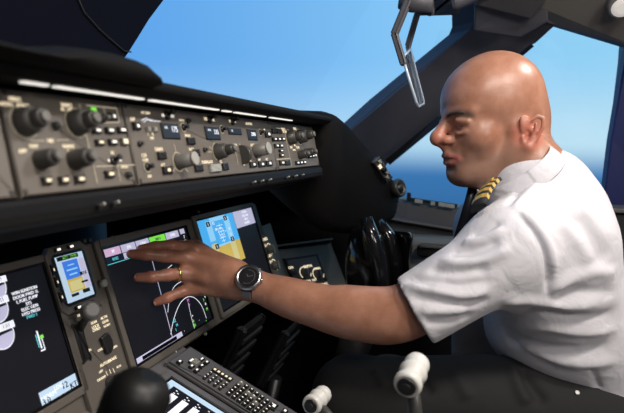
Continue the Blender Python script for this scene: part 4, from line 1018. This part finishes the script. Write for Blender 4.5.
for s in (1, -1):                                           # ears
    EA = (HL*s, (HF+HU*-.28-HL*s*.35).normalized(), (HU+HF*-.28).normalized())
    eo = H(s*.078, -.014, -.055)
    E_ = lambda x, y, z: eo+EA[0]*x*.95+EA[1]*y*.88+EA[2]*z*.88
    b.ell(E_(.0, -.004, 0), (.0056, .0146, .0273), EA, .006)
    b.ell(E_(.0085, .0045, -.004), (.0072, .0084, .011), EA, .004, -1)
    b.ell(E_(.009, -.004, .016), (.0043, .008, .007), EA, .004, -1)
    hel = [E_(.003, .006, .0), E_(.005, .0135, .010), E_(.0075, .009, .026), E_(.0095, -.006, .0305), E_(.0105, -.018, .022), E_(.0105, -.0205, .004), E_(.008, -.0155, -.014), E_(.005, -.004, -.026)]
    b.chain(hel, [.0024, .0030, .0036, .0038, .0038, .0034, .0032, .0045], .004)
    b.chain([E_(.008, -.007, .016), E_(.0085, -.009, .002), E_(.006, -.004, -.012)], [.0026, .0028, .003], .004)
    b.cone(E_(.0045, .0125, -.005), E_(.0045, .0120, -.010), .0036, .003, .004)
    b.sph(E_(.003, .001, -.026), .0068, .010)
    if s == 1: EARC = E_(.004, 0, 0)
# neck
b.cone(H(0, -.035, -.07), NB, .053, .054, .03)
b.cone(H(0, .010, -.10), M(507, 192, 1.05), .040, .042, .03)
# trunk, inside the clothes
CH = M(556, 250, 1.08); TAX = (NB-HIP).normalized()
yt = radians(18); TL = V((-cos(yt), -sin(yt), 0)); TL = (TL-TAX*TL.dot(TAX)).normalized(); TF = TL.cross(TAX)*-1
if TF.y < 0: TF = -TF
TX = (TL, TF, TAX)
b.ell(CH, (.15, .08, .15), TX, .03); b.cone(CH, HIP, .085, .09, .04)
b.cone(NB, CH, .054, .08, .04); b.cone(SL, CH, .042, .06, .04); b.cone(SR, CH, .042, .06, .04)
b.cone(HIP, HLT, .10, .085, .03); b.cone(HIP, HRT, .10, .085, .03)
b.cone(HLT, KL, .078, .052, .02); b.cone(HRT, KR, .078, .052, .02)
b.chain([KL, (KL+FL)*.5+V((0, -.015, 0)), FL], [.05, .05, .035], .02); b.chain([KR, (KR+FR)*.5+V((0, -.015, 0)), FR], [.05, .05, .035], .02)
b.cone(FL, FL+V((0, .14, -.03)), .032, .022, .02); b.cone(FR, FR+V((0, .14, -.03)), .032, .022, .02)
# right arm and hand
b.cone(SR, ER, .048, .04, .03); b.chain([ER, ER+(WR-ER)*.35, WR], [.039, .041, .027], .02)
# left arm
dA = (WL-EL).normalized(); up = V((0, 0, 1)); up = (up-dA*up.dot(dA)).normalized(); sd = dA.cross(up)
f1 = EL+(WL-EL)*.28+V((0, 0, -.012))
b.chain([SL, EL+(SL-EL)*.35, EL, f1, EL+(WL-EL)*.62+V((0, 0, -.010)), EL+(WL-EL)*.9+V((0, 0, -.003)), WL], [.052, .046, .0425, .0425, .0365, .0285, .0262], .02, sub=5)
b.cone(EL+(SL-EL)*.10+up*.008, EL+(WL-EL)*.30+up*.0, .029, .030, .02)
# left hand on the display
def D(x, y, w): return PD.at(x, y, w)
DW = D
KN = {'i': D(199, 250, .066), 'm': D(189, 258, .062), 'r': D(188, 273, .056), 'p': D(194, 288, .054)}
FG = {'i': ([KN['i'], D(172, 246, .047), D(155, 247, .026), D(141, 249, .0075)], [.0118, .0104, .0094, .0078]),
      'm': ([KN['m'], D(164, 256, .046), D(145, 254.5, .026), D(131, 254, .0075)], [.0120, .0107, .0097, .0080]),
      'r': ([KN['r'], D(168, 275, .041), D(151, 277, .024), D(137.5, 277.5, .0075)], [.0116, .0104, .0094, .0080]),
      'p': ([KN['p'], D(181, 292, .036), D(167, 298, .022), D(157, 302, .007)], [.0108, .0095, .0086, .0073])}
for k_, (pts, rs) in FG.items():
    L = sum((pts[i+1]-pts[i]).length for i in range(3)); print('finger', k_, round(L, 3))
    sf = Sdf.cone
    b.chain(pts, rs, .006, sub=4)
    for q_i in (1, 2): b.sph(pts[q_i]+PD.n*.0012, rs[q_i]*.99, .006)      # knuckle bends
palm = WL+(KN['m']-WL)*.12
print('palm', (KN['m']-WL).length, 'wrist', WL)
ww = V(WL)
for k_, (wo, r0, r1) in {'i': (.010, .019, .0125), 'm': (.004, .020, .0128), 'r': (-.004, .020, .0122), 'p': (-.010, .018, .0112)}.items():
    b.cone(WL+up*wo+(KN[k_]-WL)*.22, KN[k_]-PD.n*.003, r0, r1, .012)
    b.sph(KN[k_]+PD.n*.002, r1*.86, .008)
b.cone(WL, WL+(KN['m']-WL)*.3, .0245, .0215, .02)
TH = [WL+(KN['i']-WL)*.25+up*.012-PD.n*.012, D(196, 246, .036), D(181, 246, .02), D(169, 247, .0085)]
b.chain(TH, [.017, .013, .011, .0085], .008)
for a_, c_ in (('i', 'm'), ('m', 'r'), ('r', 'p')):           # webs between the fingers
    b.cone(KN[a_]*.86+FG[a_][0][1]*.14-PD.n*.003, KN[c_]*.86+FG[c_][0][1]*.14-PD.n*.003, .0075, .0075, .008)
bv, bf = b.mesh(.0021)
bv = smooth_mesh(bv, bf, 1, .4)
bn = vnormals(bv, bf)
print('body verts', len(bv))
lipd = np.minimum(seg_dist(bv, UL), seg_dist(bv, LL))
hx = np.array([(bv-A(HC))@A(a) for a in HAX]).T
lip = np.clip(1-(lipd-.0045)/.0035, 0, 1)*((hx[:, 2] < -.078) & (hx[:, 1] > .07))
beard = np.clip((-.062-hx[:, 2])/.03, 0, 1)*np.clip((hx[:, 1]+.02)/.04, 0, 1)*(hx[:, 2] > -.16)*(np.abs(hx[:, 0]) < .09)*(hx[:, 2] < -.05)
ear = np.clip(1-(np.linalg.norm(bv-A(EARC), axis=1)-.022)/.012, 0, 1)
nose = np.clip(1-(np.linalg.norm(bv-A(H(0, .115, -.05)), axis=1)-.012)/.02, 0, 1)
knk = np.zeros(len(bv))
for k_, (pts, rs) in FG.items():
    for q_i in (0, 1, 2): knk = np.maximum(knk, np.clip(1-(np.linalg.norm(bv-A(pts[q_i]), axis=1)-rs[q_i])/.007, 0, 1))
    knk = np.maximum(knk, np.clip(1-(np.linalg.norm(bv-A(pts[3]), axis=1)-.007)/.009, 0, 1))
red = np.clip(np.maximum.reduce([ear*.8, nose*.7, knk*.55]), 0, 1)
brow = np.zeros(len(bv))
for s in (1, -1): brow = np.maximum(brow, np.clip(1-(seg_dist(bv, [H(s*.013, .103, -.0125), H(s*.03, .094, -.0085), H(s*.05, .075, -.013)])-.0045)/.006, 0, 1))
tint = np.c_[lip, np.maximum(beard*.55, brow*.7), red]
SK = bpy.data.materials.new('skin'); SK.use_nodes = True; nt = SK.node_tree; pb = nt.nodes['Principled BSDF']
N_ = lambda t: nt.nodes.new(t); LK = nt.links.new
tc = N_('ShaderNodeTexCoord'); at = N_('ShaderNodeAttribute'); at.attribute_name = 'tint'
sep = N_('ShaderNodeSeparateColor'); LK(at.outputs['Color'], sep.inputs[0])
def noise(sc, det=4):
    n = N_('ShaderNodeTexNoise'); n.inputs['Scale'].default_value = sc; n.inputs['Detail'].default_value = det; LK(tc.outputs['Object'], n.inputs['Vector']); return n
def mixc(fac, a, b_, ft=None):
    x = N_('ShaderNodeMix'); x.data_type = 'RGBA'
    for i, c in ((6, a), (7, b_)):
        if isinstance(c, tuple): x.inputs[i].default_value = (*c, 1)
        else: LK(c, x.inputs[i])
    if isinstance(fac, float): x.inputs[0].default_value = fac
    else: LK(fac, x.inputs[0])
    return x.outputs[2]
def ramp(o, lo, hi):
    r = N_('ShaderNodeMapRange'); r.inputs[1].default_value = lo; r.inputs[2].default_value = hi; LK(o, r.inputs[0]); return r.outputs[0]
c0 = mixc(ramp(noise(38).outputs['Fac'], .35, .68), (.34, .152, .094), (.43, .215, .145))
c0 = mixc(ramp(noise(300, 2).outputs['Fac'], .60, .78), c0, (.36, .165, .095))
c0 = mixc(sep.outputs[2], c0, (.50, .17, .115))
c0 = mixc(sep.outputs[1], c0, (.17, .115, .09))
c0 = mixc(sep.outputs[0], c0, (.36, .115, .095))
LK(c0, pb.inputs['Base Color']); pb.inputs['Roughness'].default_value = .36; pb.inputs['Specular IOR Level'].default_value = .45
pb.inputs['Subsurface Weight'].default_value = .12; pb.inputs['Subsurface Radius'].default_value = (.012, .004, .002); pb.inputs['Subsurface Scale'].default_value = 1.
bp = N_('ShaderNodeBump'); bp.inputs['Strength'].default_value = .22; bp.inputs['Distance'].default_value = .0012
LK(noise(420, 3).outputs['Fac'], bp.inputs['Height']); LK(bp.outputs['Normal'], pb.inputs['Normal'])
man = empty('person', (1.1, -.1, .46), 'bald person in a white short-sleeved uniform shirt leaning forward to touch a display', 'person')
np_mesh('body', bv, bf, SK, man, tint)
EYEW = mat('eye white', (.55, .53, .5), .2); IRIS = mat('iris', (.03, .025, .02), .15)
for s, e in zip((1, -1), EYE):
    g = (HF*.9-HU*.35+HL*.12).normalized(); mb = MB(); mb.lathe(e-g*.0125, g, [(.0125-.0125*cos(pi*i/16)+.0, max(.0002, .0125*sin(pi*i/16))) for i in range(0, 14)], EYEW, 20); mb.lathe(e+g*.0108, g, [(0, .0062), (.0012, .0055), (.0022, .001)], IRIS, 16); mb.build('eye', man)
HAIR = mat('eyebrow hair', (.05, .032, .022), .8, var=.4, vscale=400)
for s in (1, -1):
    mb = MB(); mb.tube([H(s*.014, .1005, -.0125), H(s*.024, .0985, -.0085), H(s*.036, .0905, -.0065), H(s*.051, .0735, -.0125)], [.0022, .0032, .003, .001], HAIR, 8); mb.build('eyebrow', man)
# finger nails
NAIL = mat('finger nail', (.52, .31, .24), .25)
for k_, (pts, rs) in FG.items():
    d = (pts[3]-pts[2]).normalized(); nb_ = (PD.n-d*PD.n.dot(d)).normalized(); sx = d.cross(nb_)
    mb = MB(); c = pts[3]+nb_*(rs[3]*.93)+d*.0005; vs = []
    for j in range(-3, 4): vs += [c+d*.0045*1+sx*j*.0013-nb_*(j*j*.00022), c-d*.005+sx*j*.0015-nb_*(j*j*.00026)]
    mb.add(vs, [(2*i, 2*i+1, 2*i+3, 2*i+2) for i in range(6)], NAIL, True); mb.build('finger_nail', man)
# ring
d = (FG['r'][0][1]-FG['r'][0][0]).normalized(); c = FG['r'][0][0]+d*.024
mb = MB(); mb.ring(c-d*.002, d, .0104, .0127, .0044, GOLD, 28); mb.build('wedding_ring', man)
# wristwatch
WB = M(254, 276, .93); wd = (WL-EL).normalized(); wc = EL+(WL-EL)*.95
cd_ = -ray(253, 276).normalized()*.9+V((0, 0, .30)); cd_ = (cd_-wd*cd_.dot(wd)*.8).normalized()
mb = MB(); a = cd_; bb_ = wd.cross(a).normalized()
ringpts = []
for j in range(33):
    q = 2*pi*j/32; ringpts.append(wc+a*cos(q)*.0295+bb_*sin(q)*.0275)
mb.loft([[p+wd*w+((p-wc).normalized())*o for w, o in ((-.010, 0), (.010, 0), (.010, .003), (-.010, .003))] for p in ringpts], RUBBER, smooth=False); ws = None
wt = mb.build('wristwatch', man)
mb = MB(); top = wc+a*.0300
STR = mat('grey strap keeper', (.16, .165, .18), .45)
mb.lathe(top, a, [(0, .0215), (.002, .0235), (.006, .024), (.0085, .023), (.0105, .0205), (.0095, .0182), (.0082, .0172)], STEEL, 36); mb.build('watch_case', wt)
mb = MB(); mb.lathe(top+a*.0078, a, [(0, .0176), (.0012, .0174)], BLACK, 32)
PW = Plane(top+a*.0093, wd, bb_); mb2 = MB()
mb.build('watch_face', wt)
mb = MB(); line(mb, PW, [(0, 0), (.006, .006)], .0012, STR, 0); line(mb, PW, [(0, 0), (-.008, .004)], .0009, STR, 0); line(mb, PW, arc(0, 0, .0125, 0, 2*pi, 24), .0006, STR, 0); mb.build('watch_hands', wt)
mb = MB(); mb.lathe(top+wd*-.0225+a*.004, -wd, [(0, .003), (.004, .003)], STEEL, 12); mb.lathe(top+bb_*.017-wd*.012+a*.004, (bb_-wd).normalized(), [(0, .0022), (.004, .0022)], STEEL, 10); mb.build('watch_crown', wt)
mb = MB(); mb.loft([[p+wd*w+((p-wc).normalized())*o for w, o in ((-.0085, .002), (.0085, .002), (.0085, .0048), (-.0085, .0048))] for p in [wc+a*cos(q)*.0295+bb_*sin(q)*.0275 for q in [s_*(.78+.06*i) for i in range(8) for s_ in (-1,)]]], STR, smooth=False); mb.build('strap_keeper', wt)
# ------------------------------------------------------------------ clothes
sh = Sdf()
TXB = TX
sh.ell(M(540, 258, 1.08), (.18, .108, .165), TX, .03)
sh.ell(M(553, 224, 1.06), (.145, .075, .08), TX, .05)
sh.ell(M(590, 334, 1.12), (.165, .122, .15), TX, .06)
sh.ell(M(606, 372, 1.11), (.165, .118, .06), TX, .03)
sh.cone(M(512, 246, .93), M(553, 208, 1.04), .066, .068, .04)
sh.cone(M(493, 225, 1.26), M(548, 205, 1.08), .066, .07, .05)
sh.cone(M(548, 183, 1.06), M(556, 228, 1.06), .060, .085, .03)
sh.cone(M(524, 184, 1.05), M(548, 220, 1.05), .062, .08, .03)
sh.ell(M(548, 322, 1.11), (.155, .115, .085), TX, .06)
HEM = EL+(SL-EL)*.19
ad = (SL-EL).normalized()
sh.chain([M(512, 250, .925), M(470, 277, .895), M(413, 312, .872)], [.066, .0615, .0585], .04)
sh.cone(M(505, 262, .93), M(552, 290, .99), .06, .07, .04)
sh.cut(M(414.5, 311.5, .875), (EL-SL).normalized()*1.0+V((0, .15, -.1)), .004)
sh.cone(M(412, 309, .872), EL, .0505, .0505, .003, -1)
# right sleeve
sh.chain([SR, ER], [.066, .062], .04)
sh.ell(M(500, 250, 1.2), (.06, .06, .1), TX, .05)
sv, sf_ = sh.mesh(.0034)
sv = smooth_mesh(sv, sf_, 2)
# folds: ridges and creases drawn along the cloth
from mathutils.bvhtree import BVHTree
bvh = BVHTree.FromPolygons([tuple(p) for p in sv], [tuple(int(i) for i in q) for q in sf_])
def on_cloth(x, y):
    d = ray(x, y).normalized(); r = bvh.ray_cast(CAM, d); return r[0]
def fold(pts, amp, wid):
    global sv
    P = [on_cloth(*p) for p in pts]; P = [p for p in P if p is not None]
    if len(P) < 2: return
    Q = [];
    for i in range(len(P)-1):
        for k in range(4):
            p0_, p1_, p2_, p3_ = P[max(i-1, 0)], P[i], P[i+1], P[min(i+2, len(P)-1)]; t = k/4
            Q.append(.5*((2*p1_)+(p2_-p0_)*t+(2*p0_-5*p1_+4*p2_-p3_)*t*t+(3*p1_-p0_-3*p2_+p3_)*t**3))
    Q.append(P[-1])
    n = vnormals(sv, sf_)
    best = np.full(len(sv), 9.); tp = np.zeros(len(sv)); m_ = len(Q)-1
    for i, (a, c) in enumerate(zip(Q[:-1], Q[1:])):
        a, c = A(a), A(c); ab = c-a; t = np.clip((sv-a)@ab/max(ab@ab, 1e-12), 0, 1)
        d = np.linalg.norm(sv-a-t[:, None]*ab, axis=1); k = d < best; best[k] = d[k]; tp[k] = (i+t[k])/m_
    w = np.exp(-(best/wid)**2)*np.minimum(1, np.minimum(tp, 1-tp)*5+.12)
    sv = sv+n*(1.35*amp*w)[:, None]
FOLDS = [
 ([(405, 280), (430, 281), (462, 285), (492, 280)], -.004, .0075), ([(404, 287), (428, 290), (460, 296), (488, 292)], .005, .008), ([(410, 298), (436, 301), (466, 304), (490, 299)], -.0045, .008),
 ([(418, 310), (442, 311), (468, 310)], .004, .008), ([(424, 322), (445, 321), (474, 314)], -.004, .008),
 ([(438, 262), (462, 263), (490, 258), (512, 246)], .0045, .009), ([(450, 253), (472, 251), (500, 240)], -.004, .008), ([(462, 243), (482, 240), (505, 228)], .004, .008), ([(428, 270), (455, 273), (490, 269)], -.0045, .008),
 ([(470, 236), (486, 231), (500, 222)], -.0035, .006),
 ([(517, 213), (533, 228), (545, 250), (549, 275), (547, 293)], -.006, .006), ([(521, 211), (538, 227), (550, 249), (554, 275)], .004, .007),
 ([(500, 302), (528, 300), (560, 306), (600, 303)], .006, .010), ([(505, 312), (535, 312), (575, 318), (615, 312)], -.0065, .010), ([(512, 322), (540, 326), (580, 332), (618, 328)], .006, .010),
 ([(500, 325), (530, 341), (570, 350), (612, 345)], -.006, .010), ([(515, 342), (545, 357), (580, 364), (618, 360)], .0055, .010), ([(548, 292), (570, 280), (595, 272), (615, 275)], .005, .011), ([(552, 300), (580, 292), (615, 292)], -.005, .010),
 ([(560, 222), (575, 240), (590, 265)], .004, .012), ([(575, 215), (592, 236), (606, 262)], -.004, .012), ([(530, 178), (518, 192), (508, 206)], -.004, .006), ([(540, 180), (525, 196), (513, 210)], .0035, .006),
 ([(505, 334), (530, 352), (560, 368)], -.005, .009), ([(590, 366), (596, 380), (600, 390)], -.003, .005),
]
for f in FOLDS: fold(*f)
rn = np.random.RandomState(3)
sv = smooth_mesh(sv, sf_, 1, .4)
SH = bpy.data.materials.new('white shirt cloth'); SH.use_nodes = True; nt = SH.node_tree; pb = nt.nodes['Principled BSDF']
pb.inputs['Base Color'].default_value = (.62, .605, .64, 1); pb.inputs['Roughness'].default_value = .8; pb.inputs['Sheen Weight'].default_value = .15; pb.inputs['Specular IOR Level'].default_value = .25
tc = nt.nodes.new('ShaderNodeTexCoord'); n1 = nt.nodes.new('ShaderNodeTexNoise'); n1.inputs['Scale'].default_value = 26; n1.inputs['Detail'].default_value = 3; n1.inputs['Distortion'].default_value = .6
bp = nt.nodes.new('ShaderNodeBump'); bp.inputs['Strength'].default_value = .30; bp.inputs['Distance'].default_value = .012
nt.links.new(tc.outputs['Object'], n1.inputs['Vector']); nt.links.new(n1.outputs['Fac'], bp.inputs['Height']); nt.links.new(bp.outputs['Normal'], pb.inputs['Normal'])
shirt = np_mesh('shirt', sv, sf_, SH, man)
# collar
CFr, CBk = M(479, 191, 1.01), M(546, 145, 1.04)
cc_ = (CFr+CBk)/2; cb_ = (CFr-CBk)/2; cl_ = (TL-cb_.normalized()*TL.dot(cb_.normalized())).normalized()
cn_ = cl_.cross(cb_).normalized(); cn_ = cn_ if cn_.z > 0 else -cn_
mb = MB(); secs = []
for j in range(49):
    q = 2*pi*j/48; d = cl_*cos(q)*.063+cb_*sin(q)*.97; r = d.normalized(); fr_ = max(0, sin(q))**3
    p = cc_+d
    secs.append([p-cn_*.030-r*.0, p-cn_*.004, p+cn_*.001+r*.002, p-cn_*.001+r*.005, p-cn_*.018+r*.011, p-cn_*(.034+.006*fr_)+r*.0135, p-cn_*(.036+.006*fr_)+r*.010, p-cn_*.018+r*.004])
mb.loft(secs, SH); mb.build('collar', man, sub=1)
bvh = BVHTree.FromPolygons([tuple(p) for p in sv], [tuple(int(i) for i in q) for q in sf_])
# epaulette
EPB = mat('black epaulette cloth', (.008, .008, .010), .8); EPG = mat('gold braid', (.70, .48, .12), .4, metal=.5, var=.25, vscale=900)
e0, e1 = M(497, 184, .985), M(480, 211, .895)
ed_ = (e1-e0).normalized()
pim = V((0, .83, .55)); pim = (pim-ed_*pim.dot(ed_)).normalized(); tim = ed_.cross(pim); tim = tim if tim.z < 0 else -tim
ewd = (tim*.93+pim*.36).normalized(); en = ed_.cross(ewd); en = en if en.z > 0 else -en; print('epaulette normal', en)
mb = MB(); L = (e1-e0).length; secs = []
for k in range(9):
    t = k/8; p = e0+ed_*L*t+en*(.006*sin(pi*t)+.008); w = .0125+.002*t
    secs.append([p-ewd*w*1, p-ewd*w*.4+en*.003, p+ewd*w*.4+en*.003, p+ewd*w, p+ewd*w-en*.006, p-ewd*w-en*.006])
mb.loft(secs, EPB); ep = mb.build('epaulette', man)
for k in range(4):
    mb = MB(); ss = []
    for t in (.12+k*.2, .12+k*.2+.11):
        p = e0+ed_*L*t+en*(.006*sin(pi*t)+.0085); w = .0129+.002*t
        ss.append([p-ewd*w*1.01, p-ewd*w*.4+en*.0032, p+ewd*w*.4+en*.0032, p+ewd*w*1.01, p+ewd*w-en*.0065, p-ewd*w-en*.0065])
    mb.loft(ss, EPG, smooth=False); mb.build('gold_stripe', ep)
mb = MB(); mb.lathe(e0+ed_*.004+en*.012, en, [(0, .0045), (.002, .004)], EPG, 12); mb.build('button', ep)
# tie
TIE = mat('black tie silk', (.006, .007, .012), .4)
mb = MB(); tp = [M(474, 186, 1.05), M(472, 198, 1.04), M(469, 215, 1.04), M(464, 240, 1.05), M(462, 262, 1.06)]
wdv = V((-.55, .8, 0)).normalized()
mb.loft([[p-wdv*w, p+V((-.006, -.002, 0)), p+wdv*w, p+V((.006, .002, 0))] for p, w in zip(tp, (.012, .014, .018, .024, .028))], TIE); mb.build('tie', man)
# trousers
TR = mat('dark trouser cloth', (.011, .0105, .011), .85, var=.2, vscale=300, bump=.25, bscale=60)
tr = Sdf()
tr.ell(HIP+V((0, -.0, -.02)), (.175, .125, .115), TX, .03)
tr.cone(HIP, HIP+TAX*.06, .125, .118, .04)
tr.chain([HLT, M(480, 404, 1.0), KL], [.094, .088, .070], .04); tr.chain([HRT, KR], [.092, .070], .04)
tr.chain([KL, (KL+FL)*.5, FL+V((0, 0, .03))], [.069, .066, .058], .03); tr.chain([KR, (KR+FR)*.5, FR+V((0, 0, .03))], [.069, .066, .058], .03)
tv, tf = tr.mesh(.0045); tv = smooth_mesh(tv, tf, 2)
svb, sfb = sv, sf_
sv, sf_ = tv, tf
bvh = BVHTree.FromPolygons([tuple(p) for p in sv], [tuple(int(i) for i in q) for q in sf_])
for f in [([(390, 352), (402, 372), (420, 392)], .006, .010), ([(404, 352), (415, 372), (432, 395)], -.005, .009), ([(440, 352), (455, 372), (470, 400)], .004, .012), ([(520, 368), (530, 385), (545, 405)], -.006, .010), ([(512, 366), (518, 385), (528, 405)], .005, .010), ([(366, 352), (374, 370), (386, 386)], .005, .009)]: fold(*f)
tv = sv; sv, sf_ = svb, sfb
np_mesh('trousers', tv, tf, TR, man)
BELT = mat('black belt leather', (.008, .008, .008), .35)
mb = MB(); bc = HIP+TAX*.075; pts = []
for j in range(41):
    q = 2*pi*j/40; p = bc+TL*cos(q)*.150+TF*sin(q)*.118; o_ = (p-bc).normalized()
    pts.append([p-TAX*.018, p+TAX*.018, p+TAX*.018+o_*.006, p-TAX*.018+o_*.006])
mb.loft(pts, BELT, smooth=False); mb.build('belt', man)
r_ = bvh.ray_cast(CAM, ray(577, 393).normalized()); pb_ = r_[0]+r_[1]*.001
mb = MB(); mb.lathe(pb_, r_[1], [(0, .0036), (.0015, .0036), (.002, .0024)], WHITEP, 14); mb.build('pocket_button', man)
SHOE = mat('black shoe leather', (.01, .01, .01), .3)
for f in (FL, FR):
    mb = MB(); mb.loft([[V((f.x-w, y, .004)), V((f.x-w, y, h*.55)), V((f.x-w*.5, y, h)), V((f.x+w*.5, y, h)), V((f.x+w, y, h*.55)), V((f.x+w, y, .004))] for y, w, h in ((f.y-.07, .03, .08), (f.y-.03, .042, .11), (f.y+.03, .045, .115), (f.y+.09, .05, .08), (f.y+.16, .047, .062), (f.y+.20, .025, .045))], SHOE); mb.build('shoe', man, sub=1)
# seat
st = empty('pilot_seat', (1.13, -.30, .0), 'dark cockpit seat under the seated man, mostly hidden', 'seat')
zs = min(HLT.z, HRT.z)-.108
mb = MB(); mb.box(V((1.13, -.13, zs-.05)), .25, .24, .05, SEATM, bev=.03); mb.build('seat_cushion', st)
sx_ = V((1, 0, 0)); bk = (TAX*.55+V((0, 0, .8))).normalized(); by_ = bk.cross(sx_)
mb = MB(); mb.box(V((1.13, -.56, zs+.28)), .24, .05, .36, SEATM, (sx_, V((0, .985, .17)), V((0, -.17, .985))), bev=.03); mb.build('backrest', st)
mb = MB(); mb.box(V((1.13, -.2, (zs-.1)/2+.001)), .15, .2, (zs-.1)/2, BLACK, bev=.02); mb.build('seat_base', st)
# ================================================================== overhead panel content, light, world
def area(name, loc, target, size, power, col=(1, 1, 1), shape='DISK', sy=None):
    l = bpy.data.lights.new(name, 'AREA'); l.shape = shape; l.size = size; l.energy = power; l.color = col
    if sy: l.size_y = sy
    o = bpy.data.objects.new(name, l); COL.objects.link(o); o.location = loc
    o.rotation_euler = (V(target)-V(loc)).to_track_quat('-Z', 'Y').to_euler(); return o
area('dome_light', (.50, -.62, 1.74), (.95, .0, .95), .16, 6.5, (1., .94, .88))
area('side_fill_light', (-.38, -.45, 1.6), (.95, .3, .9), .3, 2.8, (1., .94, .9))  # added fill on the camera side, not a cockpit fixture; lifts face and hand
area('aft_fill_light', (.12, -1.0, 1.42), (.9, .4, .85), .2, 5.5, (1., .93, .86))  # added low fill from behind the camera, reaches the fingers under the glareshield
area('map_light', (1.22, -.62, 1.74), (1.0, -.15, 1.0), .12, 6.5, (1., .95, .92))
area('panel_flood', (.30, -.25, 1.72), (.6, .5, .95), .2, 6, (1., .93, .84))
w = bpy.data.worlds.new('sky'); SC.world = w; w.use_nodes = True; nt = w.node_tree
bg = nt.nodes['Background']; tc = nt.nodes.new('ShaderNodeTexCoord'); sp = nt.nodes.new('ShaderNodeSeparateXYZ')
nt.links.new(tc.outputs['Generated'], sp.inputs[0])
def mr(o, a, b_, c=0., d=1.):
    r = nt.nodes.new('ShaderNodeMapRange'); r.interpolation_type = 'SMOOTHSTEP'
    for i, v_ in enumerate((a, b_, c, d)): r.inputs[i+1].default_value = v_
    nt.links.new(o, r.inputs[0]); return r.outputs[0]
def mx(f, a, b_):
    x = nt.nodes.new('ShaderNodeMix'); x.data_type = 'RGBA'; nt.links.new(f, x.inputs[0])
    for i, c in ((6, a), (7, b_)):
        if isinstance(c, tuple): x.inputs[i].default_value = (*c, 1)
        else: nt.links.new(c, x.inputs[i])
    return x.outputs[2]
fwd = mr(sp.outputs['Y'], -.25, .75)
skyc = mx(fwd, (.30, .66, .95), (.105, .37, .86))
near = mx(fwd, (.52, .78, .93), (.30, .58, .90))
sky = mx(mr(sp.outputs['Z'], .0, .16), near, skyc)
sea = mx(mr(sp.outputs['Z'], -.20, -.03), (.020, .095, .26), (.045, .19, .46))
col = mx(mr(sp.outputs['Z'], -.055, .012), sea, sky)
nt.links.new(col, bg.inputs[0]); bg.inputs[1].default_value = 1.
SC.view_settings.view_transform = 'Standard'; SC.view_settings.look = 'None'; SC.view_settings.gamma = 1; SC.view_settings.exposure = 0
SC.view_settings.use_curve_mapping = False
cam_data.dof.use_dof = True; cam_data.dof.focus_distance = 1.0; cam_data.dof.aperture_fstop = 5.6
bpy.context.view_layer.update()
